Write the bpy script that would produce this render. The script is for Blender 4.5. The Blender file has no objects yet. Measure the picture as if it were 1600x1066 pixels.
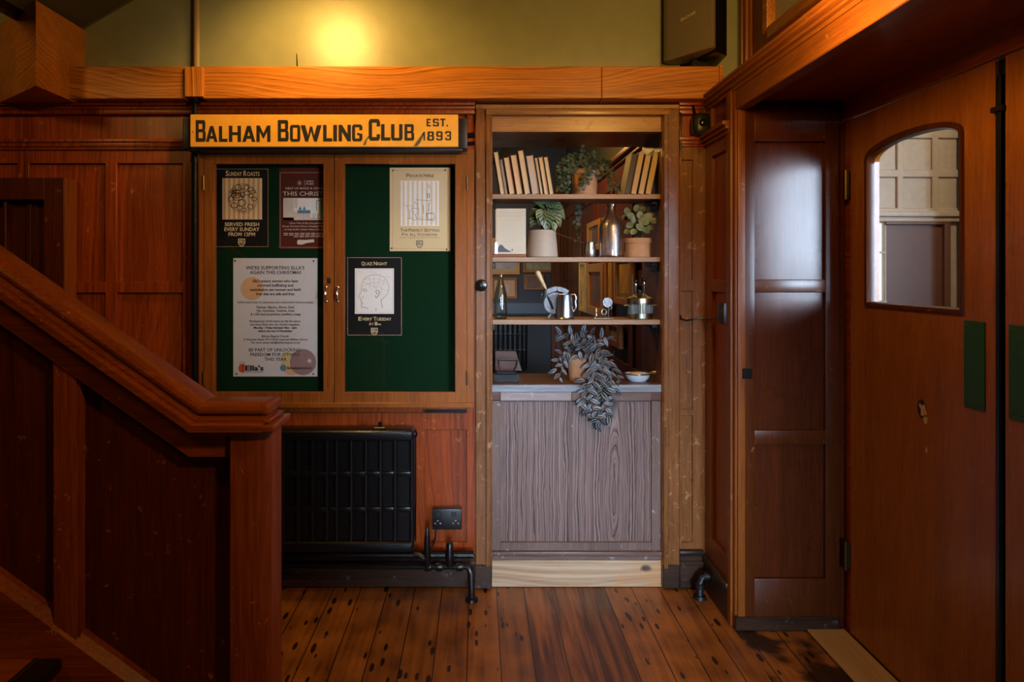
import bpy, bmesh, math, random
from mathutils import Vector, Matrix
random.seed(7)
SC = bpy.context.scene
COL = SC.collection
PI = math.pi

# ------------------------------------------------------------------ camera, world, light, exposure
F, VX, VY, CH = 1060.0, 748.0, 426.0, 1.369      # focal length, vanishing point (px), camera height (m)
cam = bpy.data.cameras.new('camera'); cam_o = bpy.data.objects.new('camera', cam); COL.objects.link(cam_o)
cam_o.location = (0, 0, CH); cam_o.rotation_euler = (PI/2, 0, 0)
cam.sensor_width = 36; cam.lens = F/1600*36
cam.shift_x = (800-VX)/1600; cam.shift_y = (VY-533)/1600
cam.clip_start = .02
SC.camera = cam_o
SC.view_settings.view_transform = 'Standard'
SC.view_settings.look = 'None'
SC.view_settings.exposure = 0.0
SC.view_settings.gamma = 1
w = bpy.data.worlds.new('world'); SC.world = w; w.use_nodes = True
bg = w.node_tree.nodes['Background']; bg.inputs[0].default_value = (1, .66, .42, 1); bg.inputs[1].default_value = .002

def area(name, loc, target, sx, sy, power, col, spread=PI):
    l = bpy.data.lights.new(name, 'AREA'); l.shape = 'RECTANGLE'; l.size = sx; l.size_y = sy
    l.energy = power; l.color = col; l.spread = spread
    o = bpy.data.objects.new(name, l); COL.objects.link(o); o.location = loc
    o.rotation_euler = (Vector(target)-Vector(loc)).to_track_quat('-Z', 'Y').to_euler()
    return o
def point(name, loc, r, power, col):
    l = bpy.data.lights.new(name, 'POINT'); l.shadow_soft_size = r; l.energy = power; l.color = col
    o = bpy.data.objects.new(name, l); COL.objects.link(o); o.location = loc; return o
WARM = (1.0, .53, .13); COOL = (.60, .78, 1.0)
wl = bpy.data.lights.new('warm_wall_lamp', 'SPOT'); wl.energy = 30; wl.color = WARM; wl.shadow_soft_size = .14; wl.spot_size = math.radians(138); wl.spot_blend = .5
wo = bpy.data.objects.new('warm_wall_lamp', wl); COL.objects.link(wo); wo.location = (-.68, 2.50, 2.52)
wo.rotation_euler = (Vector((-.62, 2.97, 2.0))-wo.location).to_track_quat('-Z', 'Y').to_euler()
point('warm_ceiling_lamp', (.75, 1.70, 2.06), .07, 17, WARM)
area('warm_room_fill', (.92, .22, 2.42), (-.2, 2.6, .95), .14, .14, 21, WARM)  # added warm fill from the camera side, no known fixture
point('warm_stair_lamp', (-2.2, 1.0, 2.6), .12, 25, WARM)
area('daylight_window', (.60, -2.2, 1.20), (.52, 2.95, .38), 1.2, 1.3, 7.4, COOL, math.radians(18))
area('lobby_daylight', (3.35, -1.6, 1.85), (1.05, 2.4, 1.55), 1.7, 1.3, 23, COOL, math.radians(27))
area('lobby_fill', (2.2, 2.1, 2.5), (2.1, 3.3, 1.6), .6, .4, 11, (1, .84, .62))  # added fill to brighten and warm the lobby panelling, no known opening
area('rear_room_daylight', (-.5, 5.2, 1.6), (.6, 6.6, 1.3), .8, 1.2, 9, COOL)
point('rear_room_lamp', (.25, 4.3, 2.25), .08, 24, WARM)

# ------------------------------------------------------------------ helpers
def X(px, d): return (px-VX)*d/F
def Z(py, d): return CH+(VY-py)*d/F
def P(px, py, d): return Vector((X(px, d), d, Z(py, d)))

class MB:
    def __init__(s): s.bm = bmesh.new(); s.uv = None; s.k = 0
    def box(s, x0, x1, y0, y1, z0, z1, bev=0, seg=1):
        s.k = (s.k+1) % 23; j = s.k*.00007      # no two faces of one mesh lie in exactly one plane
        x0, x1, y0, y1, z0, z1 = min(x0, x1)-j, max(x0, x1)+j, y0-j, y1+j, min(z0, z1)-j, max(z0, z1)+j
        m = Matrix.Translation(((x0+x1)/2, (y0+y1)/2, (z0+z1)/2)) @ Matrix.Diagonal((abs(x1-x0), abs(y1-y0), abs(z1-z0), 1))
        vs = bmesh.ops.create_cube(s.bm, size=1, matrix=m)['verts']
        if bev:
            es = list({e for v in vs for e in v.link_edges})
            bmesh.ops.bevel(s.bm, geom=es, offset=bev, segments=seg, affect='EDGES', profile=.6)
        return s
    def rect(s, px0, px1, py0, py1, d, thick, bev=.002, seg=1):
        """box whose front face sits at depth d and covers the given picture rectangle there"""
        return s.box(X(px0, d), X(px1, d), d, d+thick, Z(py1, d), Z(py0, d), bev, seg)
    def prism(s, pts, d0, d1, axis='y'):
        """polygon pts (2D) swept along an axis; y: pts are (x,z); z: (x,y); x: (y,z)"""
        f = {'y': lambda p, t: (p[0], t, p[1]), 'z': lambda p, t: (p[0], p[1], t), 'x': lambda p, t: (t, p[0], p[1])}[axis]
        a = [s.bm.verts.new(f(p, d0)) for p in pts]; b = [s.bm.verts.new(f(p, d1)) for p in pts]
        n = len(pts)
        s.bm.faces.new(a); s.bm.faces.new(b[::-1])
        for i in range(n): s.bm.faces.new((a[i], b[i], b[(i+1) % n], a[(i+1) % n]))
        return s
    def poly(s, pts):
        s.bm.faces.new([s.bm.verts.new(p) for p in pts]); return s
    def lathe(s, prof, c, n=24, axis='z', cap=True):
        rings = []
        for r, h in prof:
            ring = []
            for i in range(n):
                a = 2*PI*i/n; u, v = r*math.cos(a), r*math.sin(a)
                p = {'z': (u, v, h), 'y': (u, h, v), 'x': (h, u, v)}[axis]
                ring.append(s.bm.verts.new(Vector(c)+Vector(p)))
            rings.append(ring)
        for k in range(len(rings)-1):
            for i in range(n):
                s.bm.faces.new((rings[k][i], rings[k][(i+1) % n], rings[k+1][(i+1) % n], rings[k+1][i]))
        if cap:
            for ring in (rings[0], rings[-1]):
                try: s.bm.faces.new(ring)
                except ValueError: pass
        return s
    def tube(s, pts, r, n=10, close=False):
        pts = [Vector(p) for p in pts]; rs = r if isinstance(r, (list, tuple)) else [r]*len(pts)
        rings = []; prev = None; m = len(pts)
        for i, p in enumerate(pts):
            t = ((pts[(i+1) % m]-pts[i-1]) if close else (pts[min(i+1, m-1)]-pts[max(i-1, 0)])).normalized()
            u = (prev - t*prev.dot(t)) if prev is not None else t.orthogonal()
            if u.length < 1e-6: u = t.orthogonal()
            u.normalize(); prev = u; v = t.cross(u)
            rings.append([s.bm.verts.new(p+(u*math.cos(2*PI*k/n)+v*math.sin(2*PI*k/n))*rs[i]) for k in range(n)])
        rng = range(m) if close else range(m-1)
        for i in rng:
            a, b = rings[i], rings[(i+1) % m]
            for k in range(n): s.bm.faces.new((a[k], a[(k+1) % n], b[(k+1) % n], b[k]))
        if not close:
            s.bm.faces.new(rings[0][::-1]); s.bm.faces.new(rings[-1])
        return s
    def ball(s, c, r, sx=1, sy=1, sz=1, u=14, v=10):
        bmesh.ops.create_uvsphere(s.bm, u_segments=u, v_segments=v, radius=r, matrix=Matrix.Translation(c) @ Matrix.Diagonal((sx, sy, sz, 1)))
        return s
    def sweep(s, prof, path, y0):
        """closed profile (y, n) swept with mitres along a path in the XZ plane; n is measured on the upper side"""
        path = [Vector(p) for p in path]; nrm = []
        for a, b in zip(path, path[1:]):
            t = (b-a).normalized(); nrm.append(Vector((-t.y, t.x)) if t.x > 0 else Vector((t.y, -t.x)))
        rings = []
        for i, p in enumerate(path):
            if i == 0: m = nrm[0]
            elif i == len(path)-1: m = nrm[-1]
            else:
                m = (nrm[i-1]+nrm[i]).normalized(); m = m/m.dot(nrm[i])
            rings.append([s.bm.verts.new((p.x+m.x*n, y0+y, p.y+m.y*n)) for y, n in prof])
        k = len(prof)
        for a, b in zip(rings, rings[1:]):
            for i in range(k): s.bm.faces.new((a[i], a[(i+1) % k], b[(i+1) % k], b[i]))
        s.bm.faces.new(rings[0]); s.bm.faces.new(rings[-1][::-1])
        return s
    def ribbon(s, pts, wd, d):
        """flat drawn line at depth d through (x,z) points"""
        pts = [Vector(p) for p in pts]; L = []; R = []
        for i, p in enumerate(pts):
            t = pts[min(i+1, len(pts)-1)]-pts[max(i-1, 0)]
            if t.length < 1e-9: t = Vector((1, 0))
            t.normalize(); n = Vector((-t.y, t.x))*wd/2
            L.append(s.bm.verts.new((p.x+n.x, d, p.y+n.y))); R.append(s.bm.verts.new((p.x-n.x, d, p.y-n.y)))
        for i in range(len(pts)-1): s.bm.faces.new((L[i], R[i], R[i+1], L[i+1]))
        return s
    def flat(s, x0, x1, z0, z1, d):
        return s.poly([(x0, d, z0), (x1, d, z0), (x1, d, z1), (x0, d, z1)])
    def disc(s, c, r, d, n=28, rz=None):
        return s.poly([(c[0]+r*math.cos(2*PI*i/n), d, c[1]+(rz or r)*math.sin(2*PI*i/n)) for i in range(n)])
    def leaf(s, base, dirv, up, L, W, fold=.25, curl=.3, n=5, shape='oval'):
        """leaf blade with a midrib fold and a UV map (u across, v along)"""
        if s.uv is None: s.uv = s.bm.loops.layers.uv.new('UVMap')
        dirv = Vector(dirv).normalized(); up = Vector(up); up = (up-dirv*up.dot(dirv))
        if up.length < 1e-4: up = dirv.orthogonal()
        up.normalize(); side = dirv.cross(up); rows = []
        for i in range(n+1):
            t = i/n
            if shape == 'round': wd = math.sin(PI*min(1, t*.96+.04))**.6
            elif shape == 'heart': wd = (math.sin(PI*(t**.6)*.98+.06))**.8 if t > 0 else .35
            else: wd = math.sin(PI*(t**.8)*.97+.03)
            wd = max(wd, .02)*W/2
            c = Vector(base)+dirv*(L*t)-up*(curl*L*t*t)
            rows.append([s.bm.verts.new(c+side*wd*k+up*(abs(k)*fold*wd)) for k in (-1, 0, 1)])
        for i in range(n):
            for k in (0, 1):
                f = s.bm.faces.new((rows[i][k], rows[i][k+1], rows[i+1][k+1], rows[i+1][k]))
                for lp, (u, v) in zip(f.loops, ((k/2, i/n), ((k+1)/2, i/n), ((k+1)/2, (i+1)/n), (k/2, (i+1)/n))):
                    lp[s.uv].uv = (u, v)
        return s
    def mesh(s, vs, fs):
        v = [s.bm.verts.new(p) for p in vs]
        for f in fs:
            try: s.bm.faces.new([v[i] for i in f])
            except ValueError: pass
        return s
    def build(s, name, mat, parent=None, smooth=35, recalc=True):
        off = ROOT.get(parent, Vector((0, 0, 0))) if parent else Vector((0, 0, 0))
        if recalc: bmesh.ops.recalc_face_normals(s.bm, faces=s.bm.faces)
        if off.length: bmesh.ops.translate(s.bm, vec=-off, verts=s.bm.verts)
        me = bpy.data.meshes.new(name); s.bm.to_mesh(me); s.bm.free()
        me.materials.append(mat)
        if smooth:
            me.polygons.foreach_set('use_smooth', [True]*len(me.polygons))
            me.set_sharp_from_angle(angle=math.radians(smooth))
        o = bpy.data.objects.new(name, me); COL.objects.link(o)
        if parent: o.parent = parent
        ROOT[o] = off
        return o
ROOT = {}
def tag(o, label, cat, group=None, kind=None):
    o['label'] = label
    o['category'] = cat
    if group: o['group'] = group
    if kind: o['kind'] = kind
    return o
def thing(name, label, cat, loc, group=None, kind=None, rot=None):
    o = bpy.data.objects.new(name, None); COL.objects.link(o); o.location = loc; o.empty_display_size = .05
    ROOT[o] = Vector((0, 0, 0)) if rot is not None else Vector(loc)
    if rot is not None: o.rotation_euler = rot
    return tag(o, label, cat, group, kind)
def struct(name, mb, mat, label, cat='wall', parent=None):
    return tag(mb.build(name, mat, parent), label, cat, kind='structure')

# ---- lettering
def glyphs(txt, bold=0.0):
    cu = bpy.data.curves.new('tmp', 'FONT'); cu.body = txt; cu.size = 1; cu.offset = bold; cu.resolution_u = 2
    o = bpy.data.objects.new('tmp', cu); COL.objects.link(o)
    dg = bpy.context.evaluated_depsgraph_get(); dg.update()
    me = bpy.data.meshes.new_from_object(o.evaluated_get(dg))
    vs = [v.co.copy() for v in me.vertices]; fs = [tuple(p.vertices) for p in me.polygons]
    bpy.data.objects.remove(o); bpy.data.curves.remove(cu); bpy.data.meshes.remove(me)
    return vs, fs
def text(mb, txt, px0, px1, py0, py1, d, bold=0.0, shear=0.0):
    """one line of lettering fitted into a picture rectangle at depth d (cap top py0, baseline py1)"""
    vs, fs = glyphs(txt, bold)
    if not vs: return
    cap = .729
    xs = [v.x for v in vs]; a, b = min(xs), max(xs)
    kx = (X(px1, d)-X(px0, d))/(b-a); kz = (Z(py0, d)-Z(py1, d))/cap
    mb.mesh([(X(px0, d)+(v.x-a)*kx+shear*v.y*kz, d, Z(py1, d)+v.y*kz) for v in vs], fs)
def smallcaps(mb, words_, d, bold=.012):
    """[(word, px0, px1, top of capital, baseline)] : tall first letter, the rest at .78 height"""
    for wd, a, b, t, bl in words_:
        n = len(wd); u = (b-a)/(n+.35)
        text(mb, wd[0], a, a+u*1.22, t, bl, d, bold)
        if n > 1: text(mb, wd[1:], a+u*1.42, b, bl-(bl-t)*.78, bl, d, bold)

# ---- materials
def nt(name):
    m = bpy.data.materials.new(name); m.use_nodes = True; t = m.node_tree
    return m, t, t.nodes['Principled BSDF']
def nd(t, typ, **kw):
    n = t.nodes.new(typ)
    for k, v in kw.items():
        if k in n.inputs: n.inputs[k].default_value = v
        else: setattr(n, k, v)
    return n
def ramp(t, stops, fac):
    r = t.nodes.new('ShaderNodeValToRGB'); e = r.color_ramp.elements
    while len(e) < len(stops): e.new(.5)
    for q, (p, c) in zip(e, stops): q.position = p; q.color = (*c, 1) if len(c) == 3 else c
    t.links.new(fac, r.inputs[0]); return r.outputs[0]
def mixc(t, a, b, fac, typ='MIX'):
    n = t.nodes.new('ShaderNodeMix'); n.data_type = 'RGBA'; n.blend_type = typ
    for i, v in ((0, fac), (6, a), (7, b)):
        if isinstance(v, (int, float)): n.inputs[i].default_value = v
        elif isinstance(v, tuple): n.inputs[i].default_value = (*v, 1)
        else: t.links.new(v, n.inputs[i])
    return n.outputs[2]
def math_(t, op, a, b=0.0, c=0.0):
    n = t.nodes.new('ShaderNodeMath'); n.operation = op
    for i, v in enumerate((a, b, c)):
        if isinstance(v, (int, float)): n.inputs[i].default_value = v
        else: t.links.new(v, n.inputs[i])
    return n.outputs[0]
def plain(name, col, rough=.5, metal=0, coat=0, bump=0, bscale=40, var=.15, spec=.5):
    m, t, p = nt(name)
    tc = nd(t, 'ShaderNodeTexCoord'); no = nd(t, 'ShaderNodeTexNoise', Scale=bscale, Detail=4.0)
    t.links.new(tc.outputs['Object'], no.inputs['Vector'])
    c = mixc(t, tuple(v*(1-var) for v in col), tuple(min(1, v*(1+var)) for v in col), no.outputs[0])
    t.links.new(c, p.inputs['Base Color'])
    p.inputs['Roughness'].default_value = rough; p.inputs['Metallic'].default_value = metal
    p.inputs['Coat Weight'].default_value = coat; p.inputs['Specular IOR Level'].default_value = spec
    if bump:
        b = nd(t, 'ShaderNodeBump', Strength=bump, Distance=.002)
        t.links.new(no.outputs[0], b.inputs['Height']); t.links.new(b.outputs[0], p.inputs['Normal'])
    return m
def wood(name, dark, light, axis='z', fine=60, rough=(.28, .45), wear=.0, wearcol=(.5, .25, .09), coat=.15, bump=.25, rings=0.0, ringmix=.25, contrast=(.34, .68), spec=.25, gain=1.5):
    dark = tuple(v*gain for v in dark); light = tuple(min(.9, v*gain) for v in light)
    m, t, p = nt(name); L = t.links
    tc = nd(t, 'ShaderNodeTexCoord'); mp = nd(t, 'ShaderNodeMapping')
    L.new(tc.outputs['Object'], mp.inputs[0])
    s = {'x': (.05, 1, 1), 'y': (1, .05, 1), 'z': (1, 1, .05)}[axis]
    mp.inputs['Scale'].default_value = s
    grain = nd(t, 'ShaderNodeTexNoise', Scale=float(fine)*2.6, Detail=6.0, Roughness=.7, Distortion=.3); L.new(mp.outputs[0], grain.inputs[0])
    big = nd(t, 'ShaderNodeTexNoise', Scale=6.0, Detail=3.0, Distortion=1.0); L.new(mp.outputs[0], big.inputs[0])
    tone = nd(t, 'ShaderNodeTexNoise', Scale=1.7, Detail=2.0); L.new(tc.outputs['Object'], tone.inputs[0])
    g = math_(t, 'MULTIPLY_ADD', grain.outputs[0], .55, math_(t, 'MULTIPLY_ADD', big.outputs[0], .35, math_(t, 'MULTIPLY', tone.outputs[0], .10)))
    if rings:
        mp2 = nd(t, 'ShaderNodeMapping'); L.new(tc.outputs['Object'], mp2.inputs[0])
        mp2.inputs['Scale'].default_value = {'x': (.3, 1, 1), 'y': (1, .3, 1), 'z': (1, 1, .3)}[axis]
        dn = nd(t, 'ShaderNodeTexNoise', Scale=2.1, Detail=1.5); L.new(mp2.outputs[0], dn.inputs[0])
        sx = nd(t, 'ShaderNodeSeparateXYZ'); L.new(tc.outputs['Object'], sx.inputs[0])
        i_, j_ = {'x': (2, 1), 'y': (0, 2), 'z': (0, 1)}[axis]
        q = math_(t, 'MULTIPLY_ADD', math_(t, 'ADD', sx.outputs[i_], sx.outputs[j_]), float(rings), math_(t, 'MULTIPLY', dn.outputs[0], rings*.42))
        n1 = nd(t, 'ShaderNodeTexNoise', noise_dimensions='1D', Scale=1.0, Detail=3.0, Roughness=.7); L.new(q, n1.inputs['W'])
        g2 = n1.outputs[0]
        g = math_(t, 'MULTIPLY_ADD', g, 1.0-ringmix, math_(t, 'MULTIPLY', g2, ringmix))
    c = ramp(t, [(contrast[0], dark), (contrast[1], light)], g)
    if wear:
        wn = nd(t, 'ShaderNodeTexNoise', Scale=26.0, Detail=5.0, Roughness=.65, Distortion=.6); L.new(tc.outputs['Object'], wn.inputs[0])
        wf = ramp(t, [(.69-wear*.12, (0, 0, 0)), (.74-wear*.12, (1, 1, 1))], wn.outputs[0])
        c = mixc(t, c, wearcol, math_(t, 'MULTIPLY', wf, .55))
    L.new(c, p.inputs['Base Color'])
    rn = nd(t, 'ShaderNodeTexNoise', Scale=9.0, Detail=5.0); L.new(tc.outputs['Object'], rn.inputs[0])
    rr = nd(t, 'ShaderNodeMapRange'); rr.inputs[3].default_value = rough[0]; rr.inputs[4].default_value = rough[1]
    L.new(rn.outputs[0], rr.inputs[0]); L.new(rr.outputs[0], p.inputs['Roughness'])
    p.inputs['Coat Weight'].default_value = coat; p.inputs['Coat Roughness'].default_value = .25
    p.inputs['Specular IOR Level'].default_value = spec
    b = nd(t, 'ShaderNodeBump', Strength=bump, Distance=.0015); L.new(g, b.inputs['Height']); L.new(b.outputs[0], p.inputs['Normal'])
    return m
def thin_glass(name, tint=(1, 1, 1), rough=0.0, ior=1.5, bump=None):
    m = bpy.data.materials.new(name); m.use_nodes = True; t = m.node_tree; t.nodes.clear()
    out = t.nodes.new('ShaderNodeOutputMaterial'); mx = t.nodes.new('ShaderNodeMixShader')
    tr = nd(t, 'ShaderNodeBsdfTransparent'); tr.inputs[0].default_value = (*tint, 1)
    gl = nd(t, 'ShaderNodeBsdfGlossy', Roughness=rough); lw = nd(t, 'ShaderNodeLayerWeight', Blend=.5)
    t.links.new(math_(t, 'MULTIPLY_ADD', math_(t, 'POWER', lw.outputs['Facing'], 5.0), .94, .035), mx.inputs[0]); t.links.new(tr.outputs[0], mx.inputs[1]); t.links.new(gl.outputs[0], mx.inputs[2])
    t.links.new(mx.outputs[0], out.inputs[0]); return m
def clear_glass(name, col, rough=.02):
    m, t, p = nt(name); p.inputs['Base Color'].default_value = (*col, 1); p.inputs['Transmission Weight'].default_value = 1
    p.inputs['Roughness'].default_value = rough; p.inputs['IOR'].default_value = 1.45; return m
def leafmat(name, dark, light, mode):
    m, t, p = nt(name); L = t.links
    uv = nd(t, 'ShaderNodeUVMap'); sep = nd(t, 'ShaderNodeSeparateXYZ'); L.new(uv.outputs[0], sep.inputs[0])
    dx = math_(t, 'ABSOLUTE', math_(t, 'SUBTRACT', sep.outputs[0], .5))
    tc = nd(t, 'ShaderNodeTexCoord'); no = nd(t, 'ShaderNodeTexNoise', Scale=30.0); L.new(tc.outputs['Object'], no.inputs[0])
    if mode == 'stripe':
        c = ramp(t, [(0, dark), (.14, dark), (.2, light), (.29, light), (.36, dark)], math_(t, 'MULTIPLY', dx, 1.0))
    elif mode == 'vein':
        q = math_(t, 'FRACT', math_(t, 'SUBTRACT', math_(t, 'MULTIPLY', sep.outputs[1], 5.0), math_(t, 'MULTIPLY', dx, 3.5)))
        c = ramp(t, [(0, dark), (.3, dark), (.5, light), (.8, light), (.95, dark)], q)
    else:
        c = mixc(t, dark, light, ramp(t, [(.35, (0, 0, 0)), (.65, (1, 1, 1))], no.outputs[0]))
    L.new(c, p.inputs['Base Color']); p.inputs['Roughness'].default_value = .45
    return m

M = {}
DK, LT = (.036, .0052, .0007), (.30, .052, .0052)
for ax in 'xyz':
    M['panel_'+ax] = wood('varnished_panel_wood_'+ax, DK, LT, ax, 45, (.22, .42), .5, (.42, .18, .06), .2, rings=60, ringmix=.28)
    M['oak_'+ax] = wood('honey_oak_'+ax, (.090, .024, .0025), (.50, .185, .026), ax, 55, (.25, .4), 0, rings=130, ringmix=.5, bump=.35, contrast=(.36, .62))
    M['stair_'+ax] = wood('stair_wood_'+ax, (.070, .0120, .0012), (.29, .062, .0070), ax, 50, (.32, .5), .35, (.55, .24, .07), .1, gain=1.15)
    M['case_'+ax] = wood('casing_wood_'+ax, (.085, .028, .008), (.32, .130, .040), ax, 60, (.2, .38), .75, (.45, .27, .15), .12, gain=.95)
    M['board_'+ax] = wood('cabinet_frame_wood_'+ax, (.11, .027, .0035), (.33, .100, .013), ax, 60, (.3, .45), .35, (.45, .2, .08), .1, gain=1.0)
    M['door_'+ax] = wood('door_veneer_'+ax, (.090, .023, .0025), (.26, .082, .008), ax, 50, (.22, .34), .0, bump=.1, coat=.25, gain=1.7)
    M['shelf_'+ax] = wood('shelf_wood_'+ax, (.20, .11, .065), (.42, .27, .17), ax, 60, (.4, .6), .0, gain=1.0)
    M['grey_oak_'+ax] = wood('grey_brown_oak_'+ax, (.026, .013, .009), (.235, .140, .105), ax, 70, (.38, .55), .0, rings=75, ringmix=.62, bump=.3, contrast=(.38, .58), coat=0, gain=1.0)
    M['grey_frame_'+ax] = wood('grey_brown_frame_'+ax, (.075, .042, .032), (.20, .125, .105), ax, 60, (.38, .5), .5, (.36, .40, .46), gain=1.0)
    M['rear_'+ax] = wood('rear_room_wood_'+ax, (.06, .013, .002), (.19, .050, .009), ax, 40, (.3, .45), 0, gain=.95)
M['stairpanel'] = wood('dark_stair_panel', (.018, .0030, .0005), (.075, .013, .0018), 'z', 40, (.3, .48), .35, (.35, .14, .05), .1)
M['reveal'] = wood('polished_panel_wood', (.018, .0035, .0008), (.075, .016, .003), 'z', 70, (.25, .31), 0, coat=.0)
def knotty(m, spots):
    t = m.node_tree; p = t.nodes['Principled BSDF']; L = t.links; src = p.inputs['Base Color'].links[0].from_socket
    tc = nd(t, 'ShaderNodeTexCoord'); sp = nd(t, 'ShaderNodeSeparateXYZ'); L.new(tc.outputs['Object'], sp.inputs[0])
    no = nd(t, 'ShaderNodeTexNoise', Scale=4.0, Detail=3.0); L.new(tc.outputs['Object'], no.inputs[0])
    wv = nd(t, 'ShaderNodeTexNoise', Scale=45.0, Detail=2.0); L.new(tc.outputs['Object'], wv.inputs[0])
    c = mixc(t, src, (.52, .24, .07), math_(t, 'MULTIPLY', ramp(t, [(.5, (0, 0, 0)), (.62, (1, 1, 1))], no.outputs[0]), .5))
    for x, z, r, col in spots:
        dx = math_(t, 'MULTIPLY', math_(t, 'SUBTRACT', sp.outputs[0], x), .55); dz = math_(t, 'SUBTRACT', sp.outputs[2], z)
        d = math_(t, 'SQRT', math_(t, 'ADD', math_(t, 'MULTIPLY', dx, dx), math_(t, 'MULTIPLY', dz, dz)))
        d = math_(t, 'ADD', d, math_(t, 'MULTIPLY', math_(t, 'SUBTRACT', wv.outputs[0], .5), .012))
        f = ramp(t, [(0, (1, 1, 1)), (.6, (.8, .8, .8)), (1, (0, 0, 0))], math_(t, 'DIVIDE', d, r)); c = mixc(t, c, col, f)
    L.new(c, p.inputs['Base Color']); return m
M['headboard'] = wood('lamplit_worn_head_board', (.20, .085, .028), (.52, .28, .11), 'x', 60, (.22, .38), .8, (.12, .05, .02), .3, gain=1.1)  # paler than the casing: lamp glow put into the colour
M['revframe'] = wood('dark_recess_frame_wood', (.040, .009, .002), (.15, .036, .006), 'z', 60, (.25, .36), .2, (.40, .18, .07), .1, gain=.8)
M['offcut'] = wood('brown_offcut', (.06, .022, .016), (.15, .065, .050), 'x', 60, (.4, .5), 0, gain=1.0)
M['pine'] = wood('pine_skirting', (.30, .17, .085), (.68, .52, .36), 'x', 28, (.35, .5), .2, (.10, .05, .03), .1, rings=60, ringmix=.4, gain=.9)
knotty(M['pine'], [(X(857, 2.95), Z(888, 2.95), .017, (.05, .03, .03)), (X(892, 2.95), Z(907, 2.95), .012, (.07, .04, .03)), (X(966, 2.95), Z(911, 2.95), .014, (.09, .04, .03)), (X(953, 2.95), Z(880, 2.95), .011, (.08, .04, .03)), (X(934, 2.95), Z(892, 2.95), .022, (.75, .66, .5))])
M['blueedge'] = wood('blue_grey_edge', (.10, .085, .085), (.25, .30, .36), 'x', 30, (.35, .5), .6, (.30, .36, .43), .1, gain=1, contrast=(.35, .6))  # blue grey colour for the sill front
M['lilacrail'] = wood('pale_lilac_rail', (.16, .12, .115), (.34, .29, .29), 'x', 40, (.35, .5), .4, (.4, .4, .45), .1, gain=1)  # lilac colour for the left half of the top rail
def cathedral(name, centres, split, dark, light, freq, zs):
    # plain-sawn oak: growth rings nested round one long heart in each board
    m, t, p = nt(name); L = t.links; tc = nd(t, 'ShaderNodeTexCoord'); sp = nd(t, 'ShaderNodeSeparateXYZ'); L.new(tc.outputs['Object'], sp.inputs[0])
    mp = nd(t, 'ShaderNodeMapping'); mp.inputs['Scale'].default_value = (1, 1, .25); L.new(tc.outputs['Object'], mp.inputs[0])
    wob = nd(t, 'ShaderNodeTexNoise', Scale=16.0, Detail=3.0); L.new(mp.outputs[0], wob.inputs[0])
    rs = []
    for cx, cz in centres:
        dx = math_(t, 'SUBTRACT', sp.outputs[0], cx); dz = math_(t, 'MULTIPLY', math_(t, 'SUBTRACT', sp.outputs[2], cz), zs)
        rs.append(math_(t, 'SQRT', math_(t, 'ADD', math_(t, 'MULTIPLY', dx, dx), math_(t, 'MULTIPLY', dz, dz))))
    side = math_(t, 'GREATER_THAN', sp.outputs[0], split)
    r = math_(t, 'ADD', math_(t, 'MULTIPLY', rs[0], math_(t, 'SUBTRACT', 1.0, side)), math_(t, 'MULTIPLY', rs[1], side))
    q = math_(t, 'ADD', math_(t, 'MULTIPLY', math_(t, 'ADD', r, math_(t, 'MULTIPLY', wob.outputs[0], .035)), freq), math_(t, 'MULTIPLY', side, 31.7))
    n1 = nd(t, 'ShaderNodeTexNoise', noise_dimensions='1D', Scale=1.0, Detail=2.0, Roughness=.7); L.new(q, n1.inputs['W'])
    mf = nd(t, 'ShaderNodeMapping'); mf.inputs['Scale'].default_value = (1, 1, .03); L.new(tc.outputs['Object'], mf.inputs[0])
    po = nd(t, 'ShaderNodeTexNoise', Scale=260.0, Detail=4.0); L.new(mf.outputs[0], po.inputs[0])
    g = math_(t, 'MULTIPLY_ADD', n1.outputs[0], .72, math_(t, 'MULTIPLY', po.outputs[0], .28))
    c = ramp(t, [(.36, dark), (.47, tuple(.45*(a+b) for a, b in zip(dark, light))), (.62, light)], g)
    L.new(c, p.inputs['Base Color']); p.inputs['Roughness'].default_value = .42; p.inputs['Specular IOR Level'].default_value = .35
    bu = nd(t, 'ShaderNodeBump', Strength=.3, Distance=.0015); L.new(g, bu.inputs['Height']); L.new(bu.outputs[0], p.inputs['Normal']); return m
M['cathedral'] = cathedral('cathedral_oak', ((.171, .43), (.715, .43)), X(893, 2.95), (.022, .010, .009), (.235, .145, .125), 150.0, .10)
M['thresh'] = wood('threshold_board', (.36, .20, .07), (.55, .33, .13), 'y', 30, (.35, .5), 0, gain=.9)
M['skirt'] = wood('worn_skirting', (.012, .007, .005), (.085, .038, .020), 'x', 40, (.3, .45), .7, (.11, .125, .15), gain=.8)
M['olive'] = plain('olive_gloss_paint', (.26, .275, .15), .33, 0, 0, .35, 14, .14, spec=.8)
M['soffit'] = plain('grey_soffit_paint', (.075, .072, .055), .6, 0, 0, .2, 30, .1)
M['brasspipe'] = plain('painted_pipe', (.30, .22, .09), .3, 0, .2)
M['black'] = plain('black_gloss_paint', (.0045, .0045, .005), .28, 0, .05, .35, 70, .3, spec=.35)
M['blackplastic'] = plain('black_plastic', (.008, .008, .009), .35)
M['blackmetal'] = plain('dark_metal', (.028, .028, .030), .38, .4, 0, .15, 60)
M['speaker'] = plain('speaker_shell', (.19, .155, .10), .4, 0, 0, .3, 300)
M['green'] = plain('green_baize', (.0001, .018, .0045), .85, 0, 0, .6, 500, .25, spec=.15)
M['plate'] = plain('green_enamel', (.008, .070, .028), .45)
M['sign'] = plain('yellow_sign_paint', (.84, .42, .04), .5, 0, 0, .2, 25, .14)
M['ink'] = plain('black_sign_paint', (.014, .013, .009), .5)
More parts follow.
